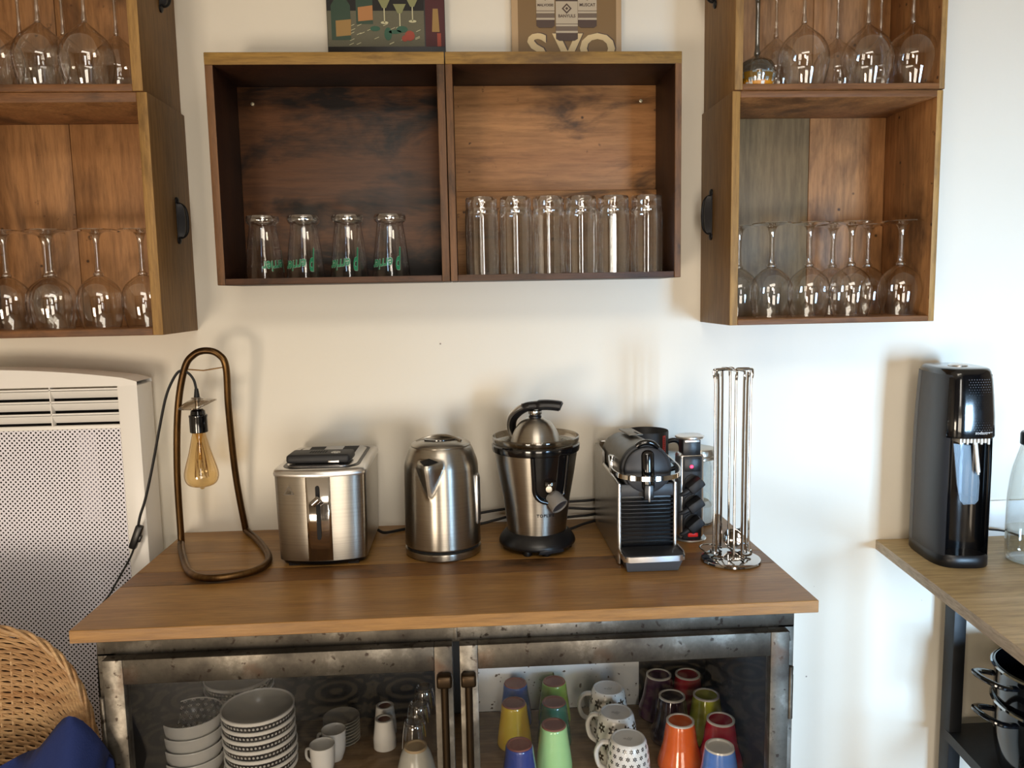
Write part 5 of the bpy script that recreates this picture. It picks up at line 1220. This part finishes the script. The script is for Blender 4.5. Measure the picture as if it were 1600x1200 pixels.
for i in range(21):
    for j in range(9):
        z = .285 + i * .0050; u = (j - 4 + (.5 if i % 2 else 0)) * .0050
        kk = (1 - .10 * max(0, (z - .20) / .20) ** 2) * (1.05 - .04 * max(0, (z - .272) / .113)); hw = .0575 * kk
        xx = u + .010; yy = -.090 * kk * (1 - abs(xx / hw) ** 3.4) ** (1 / 3.4)
        lathe(b, [(0, .0007), (.0011, 0)], 6, mat=Matrix.Translation((xx, yy, z)) @ Matrix.Rotation(PI / 2, 4, 'X'))
o = obj('dot_pattern', b, M_grey, t); o['kind'] = 'stuff'
b = new(); lathe(b, [(0, .0055), (.016, .005), (.0185, .003), (.0190, 0)], 32, cx=.002, cy=-.010, cz=.4055); obj('button', b, M_silver, t)
b = new(); box(b, -.026, .034, -.085, -.055, .258, .268, .002)
for i in range(9): box(b, -.026 + i * .0068, -.0225 + i * .0068, -.0905, -.086, .256 + (i % 2) * .003, .268, .0006)
obj('nozzle_guard', b, M_wht2, t)
b = new(); tube(b, [(.008, -.080, .266), (.0155, -.083, .198)], .0040, 12); tube(b, [(.0155, -.083, .198), (.0160, -.083, .193)], .0022, 10); obj('carbonating_tube', b, M_wht2, t)
b = new(); pl = [(-.030, .255), (-.020, .170), (-.014, .138), (-.006, .130), (.016, .131), (.022, .138), (.023, .175), (.014, .250)]
A = [b.verts.new((x, -.071 - .10 * (.255 - z) * .2, z)) for x, z in pl]; b.faces.new(A); o = obj('bottle_flap', b, G_flap, t, smooth=False); md = o.modifiers.new('t', 'SOLIDIFY'); md.thickness = .003
b = new(); tube(b, [(x, -.0725 - .10 * (.255 - z) * .2, z) for x, z in pl], .0009, 6, closed=False); obj('flap_edge', b, M_grey, t)
b = new(); merge(b, text_bm('sodastream', .0088, .0002, .0001, 0, lambda p: Vector((p.x + .022, -.090 * 1.02 * (1 - abs((p.x + .022) / .0585) ** 3.4) ** (1 / 3.4) - .0012, .277 + p.y)))); obj('lettering', b, M_white, t, smooth=False, fixn=False)
b_ = cable([(1.080, -.040, .8560), (1.11, -.032, .8575), (1.15, -.030, .853), (1.20, -.03, .846), (1.24, -.03, .832)], 'black cable behind the glass bottle on the right counter', .0022)
# bottle
t = thing('glass_bottle', 'clear glass bottle with dark cap, cut by the right edge of the photo', 'bottle', (1.153, -.172, ZR))
b = new(); lathe(b, bez([(0, .004), (.030, .003), (.040, .003), (.0435, .009), (.0450, .03), (.0455, .10), (.0445, .14), (.0400, .185), (.0330, .215), (.0260, .240), (.0240, .250)], 3), 44); obj('bottle_wall', b, G_bottle, t)
b = new(); lathe(b, [(0, .008), (.038, .008), (.0420, .014), (.0432, .07), (0, .07)], 40); obj('water', b, G_print, t)
b = new(); lathe(b, [(.0250, .245), (.0270, .247), (.0270, .268), (.0250, .272), (0, .272)], 36); obj('cap', b, M_blk, t)

# ------------------------------------------------------------------ wicker chair and blue cloth
def wick(name, c1, c2):
    return wood(name, c1, c2, '#6d4624', 'x', .5, .5, 2.0, .2, 8.0)
M_wk = wick('woven_cane', '#ab8258', '#cba97d')
t = thing('wicker_chair', 'tan wicker chair with a rounded woven back, left of the cabinet below the radiator', 'chair', (-.932, -.42, -.010))
ca, cz_ = .310, .500     # half width; height where the outline starts
cx0 = 0.0
def surf(x, z):
    """y of the chair back surface (local); leans back and curls forward at the edge"""
    e = abs(x) / ca
    return .020 + .10 * (z - .70) - .10 * max(0, e - .55) ** 1.6
TOP = .878
def outline(k, th, n=3.3):
    """nested rounded rows, k = distance below the top edge"""
    a = ca - .16 * k - .001; bz = TOP - k - cz_
    x = a * (abs(math.cos(th)) ** (2 / n)) * (1 if math.cos(th) >= 0 else -1); z = cz_ + bz * (abs(math.sin(th)) ** (2 / n))
    return x, z
b = new(); rows = 54
for j in range(rows):
    k_ = .009 + j * .0060; pts = []; s_ = 0; last = None
    for i in range(150):
        th = PI * i / 149
        x, z = outline(k_, th)
        if z < cz_ + .002 or z > TOP: continue
        y = surf(x, z)
        if last is not None: s_ += math.hypot(x - last[0], z - last[1])
        last = (x, z)
        if x < -.01 and False: continue
        y += .0024 * math.sin(s_ * PI / .0185 + (PI if j % 2 else 0)) ; z += random.uniform(-.0004, .0004)
        pts.append((x, y, z))
    if len(pts) > 3: tube(b, pts, .0026, 5, sx=.85)
o = obj('woven_back', b, M_wk, t); o['kind'] = 'stuff'
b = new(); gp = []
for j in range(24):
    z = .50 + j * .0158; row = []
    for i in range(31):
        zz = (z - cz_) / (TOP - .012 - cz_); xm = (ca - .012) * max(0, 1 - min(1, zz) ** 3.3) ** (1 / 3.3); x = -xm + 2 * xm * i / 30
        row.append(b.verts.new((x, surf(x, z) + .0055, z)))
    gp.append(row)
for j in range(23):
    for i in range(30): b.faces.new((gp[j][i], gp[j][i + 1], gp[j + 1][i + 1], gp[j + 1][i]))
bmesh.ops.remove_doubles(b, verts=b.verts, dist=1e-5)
obj('dark_backing', b, plain('shade_backing_brown', '#4f341c', .8, bump=.6, bscale=260), t)  # dark sheet behind the strands, painted shade for their gaps
b = new()
for i in range(32):
    x = -.29 + i * .0185
    pz = [z for z in (.56, .60, .64, .68, .72, .76, .80, .83, .85) if (abs(x) / ca) ** 2.7 + ((z - cz_) / (TOP - cz_)) ** 2.7 < .88]
    if len(pz) > 1: tube(b, [(x, surf(x, z) + .001, z) for z in pz], .0026, 6)
o = obj('back_stake', b, M_wk, t); o['kind'] = 'stuff'
b = new()
for w_ in range(3):
    pts = []
    for i in range(240):
        th = .02 + (PI - .04) * i / 239; x, z = outline(.002, th); ph = i * .20 + w_ * 2.09
        pts.append((x + .0032 * math.cos(ph) * (x / ca), surf(x, z) + .0050 * math.sin(ph), z + .0032 * math.cos(ph)))
    tube(b, pts, .0034, 6)
obj('braided_border', b, M_wk, t)
# broad flat cane woven band lower on the back
b = new()
for j in range(9):
    z = .690 - j * .0155; xe = -.02 + .0 * j
    for i in range(22):
        x = -.285 + i * .0150 + (j % 2) * .0075
        if x > .205 - j * .006: continue
        box(b, x, x + .0135, surf(x, z) - .0095 - (i % 2) * .0012, surf(x, z) - .0070 - (i % 2) * .0012, z, z + .0135, .0012, seg=1)
o = obj('flat_cane_band', b, plain('flat_cane', '#b98d5c', .5, bump=.3, bscale=150), t); o['kind'] = 'stuff'
b = new(); prism(b, rrect(-.28, .28, -.42, .02, .10, 6), .42, .455); obj('seat', b, M_wk, t)
for x, y in ((-.24, -.36), (.24, -.36), (-.24, .0), (.24, .0)):
    b = new(); tube(b, [(x * 1.05, y * 1.02, 0), (x, y, .43)], [.014, .016], 12); obj('leg', b, M_wk, t)
b = new(); tube(b, [(-.255, .01, .43), (-.29, .02, .56)], .012, 10); tube(b, [(.255, .01, .43), (.29, .02, .56)], .012, 10); obj('back_post', b, M_wk, t)
# cloth
M_cloth = plain('royal_blue_cotton', '#12265f', .9, bump=.35, bscale=400)
b = new(); nx, nz2 = 40, 34; gv = []
for i in range(nx + 1):
    u = i / nx; row = []
    x = -.98 + .405 * u
    top = .700 + .092 * math.exp(-((x + .618) / .052) ** 2) + .030 * math.exp(-((x + .70) / .09) ** 2) - .25 * max(0, x + .600) ** 1.0 * 2.2
    for j in range(nz2 + 1):
        v_ = j / nz2; z = top - .32 * v_
        y = -.570 + .030 * math.exp(-(v_ * 9)) * 1.2 - .045 * math.sin(min(1, v_ * 1.6) * PI / 2) + .018 * math.sin(x * 46 + v_ * 5) * min(1, v_ * 3) + .026 * max(0, math.sin(x * 17 + v_ * 13 + 1.0)) ** 6 + .004 * math.sin(x * 95 - v_ * 11) + .006 * math.sin(v_ * 16 + x * 20) * v_
        y += .02 * max(0, x + .64) * 4
        row.append(b.verts.new((x + .75, y + .55, z)))
    gv.append(row)
for i in range(nx):
    for j in range(nz2): b.faces.new((gv[i][j], gv[i + 1][j], gv[i + 1][j + 1], gv[i][j + 1]))
# back half of the fold, going down behind
gb = []
for i in range(nx + 1):
    row = [gv[i][0]]
    for j in range(1, 8):
        p = gv[i][0].co; row.append(b.verts.new((p.x, p.y + .012 + .010 * math.sin(j / 7 * PI / 2), p.z - .022 * j + .004)))
    gb.append(row)
for i in range(nx):
    for j in range(7): b.faces.new((gb[i][j], gb[i][j + 1], gb[i + 1][j + 1], gb[i + 1][j]))
o = obj('blue_cloth', b, M_cloth, loc=(-.740, -.55, -.026), ang=80); md = o.modifiers.new('t', 'SOLIDIFY'); md.thickness = .004
tag(o, 'royal blue folded cloth hanging over the wicker chair, bottom left corner', 'cloth')
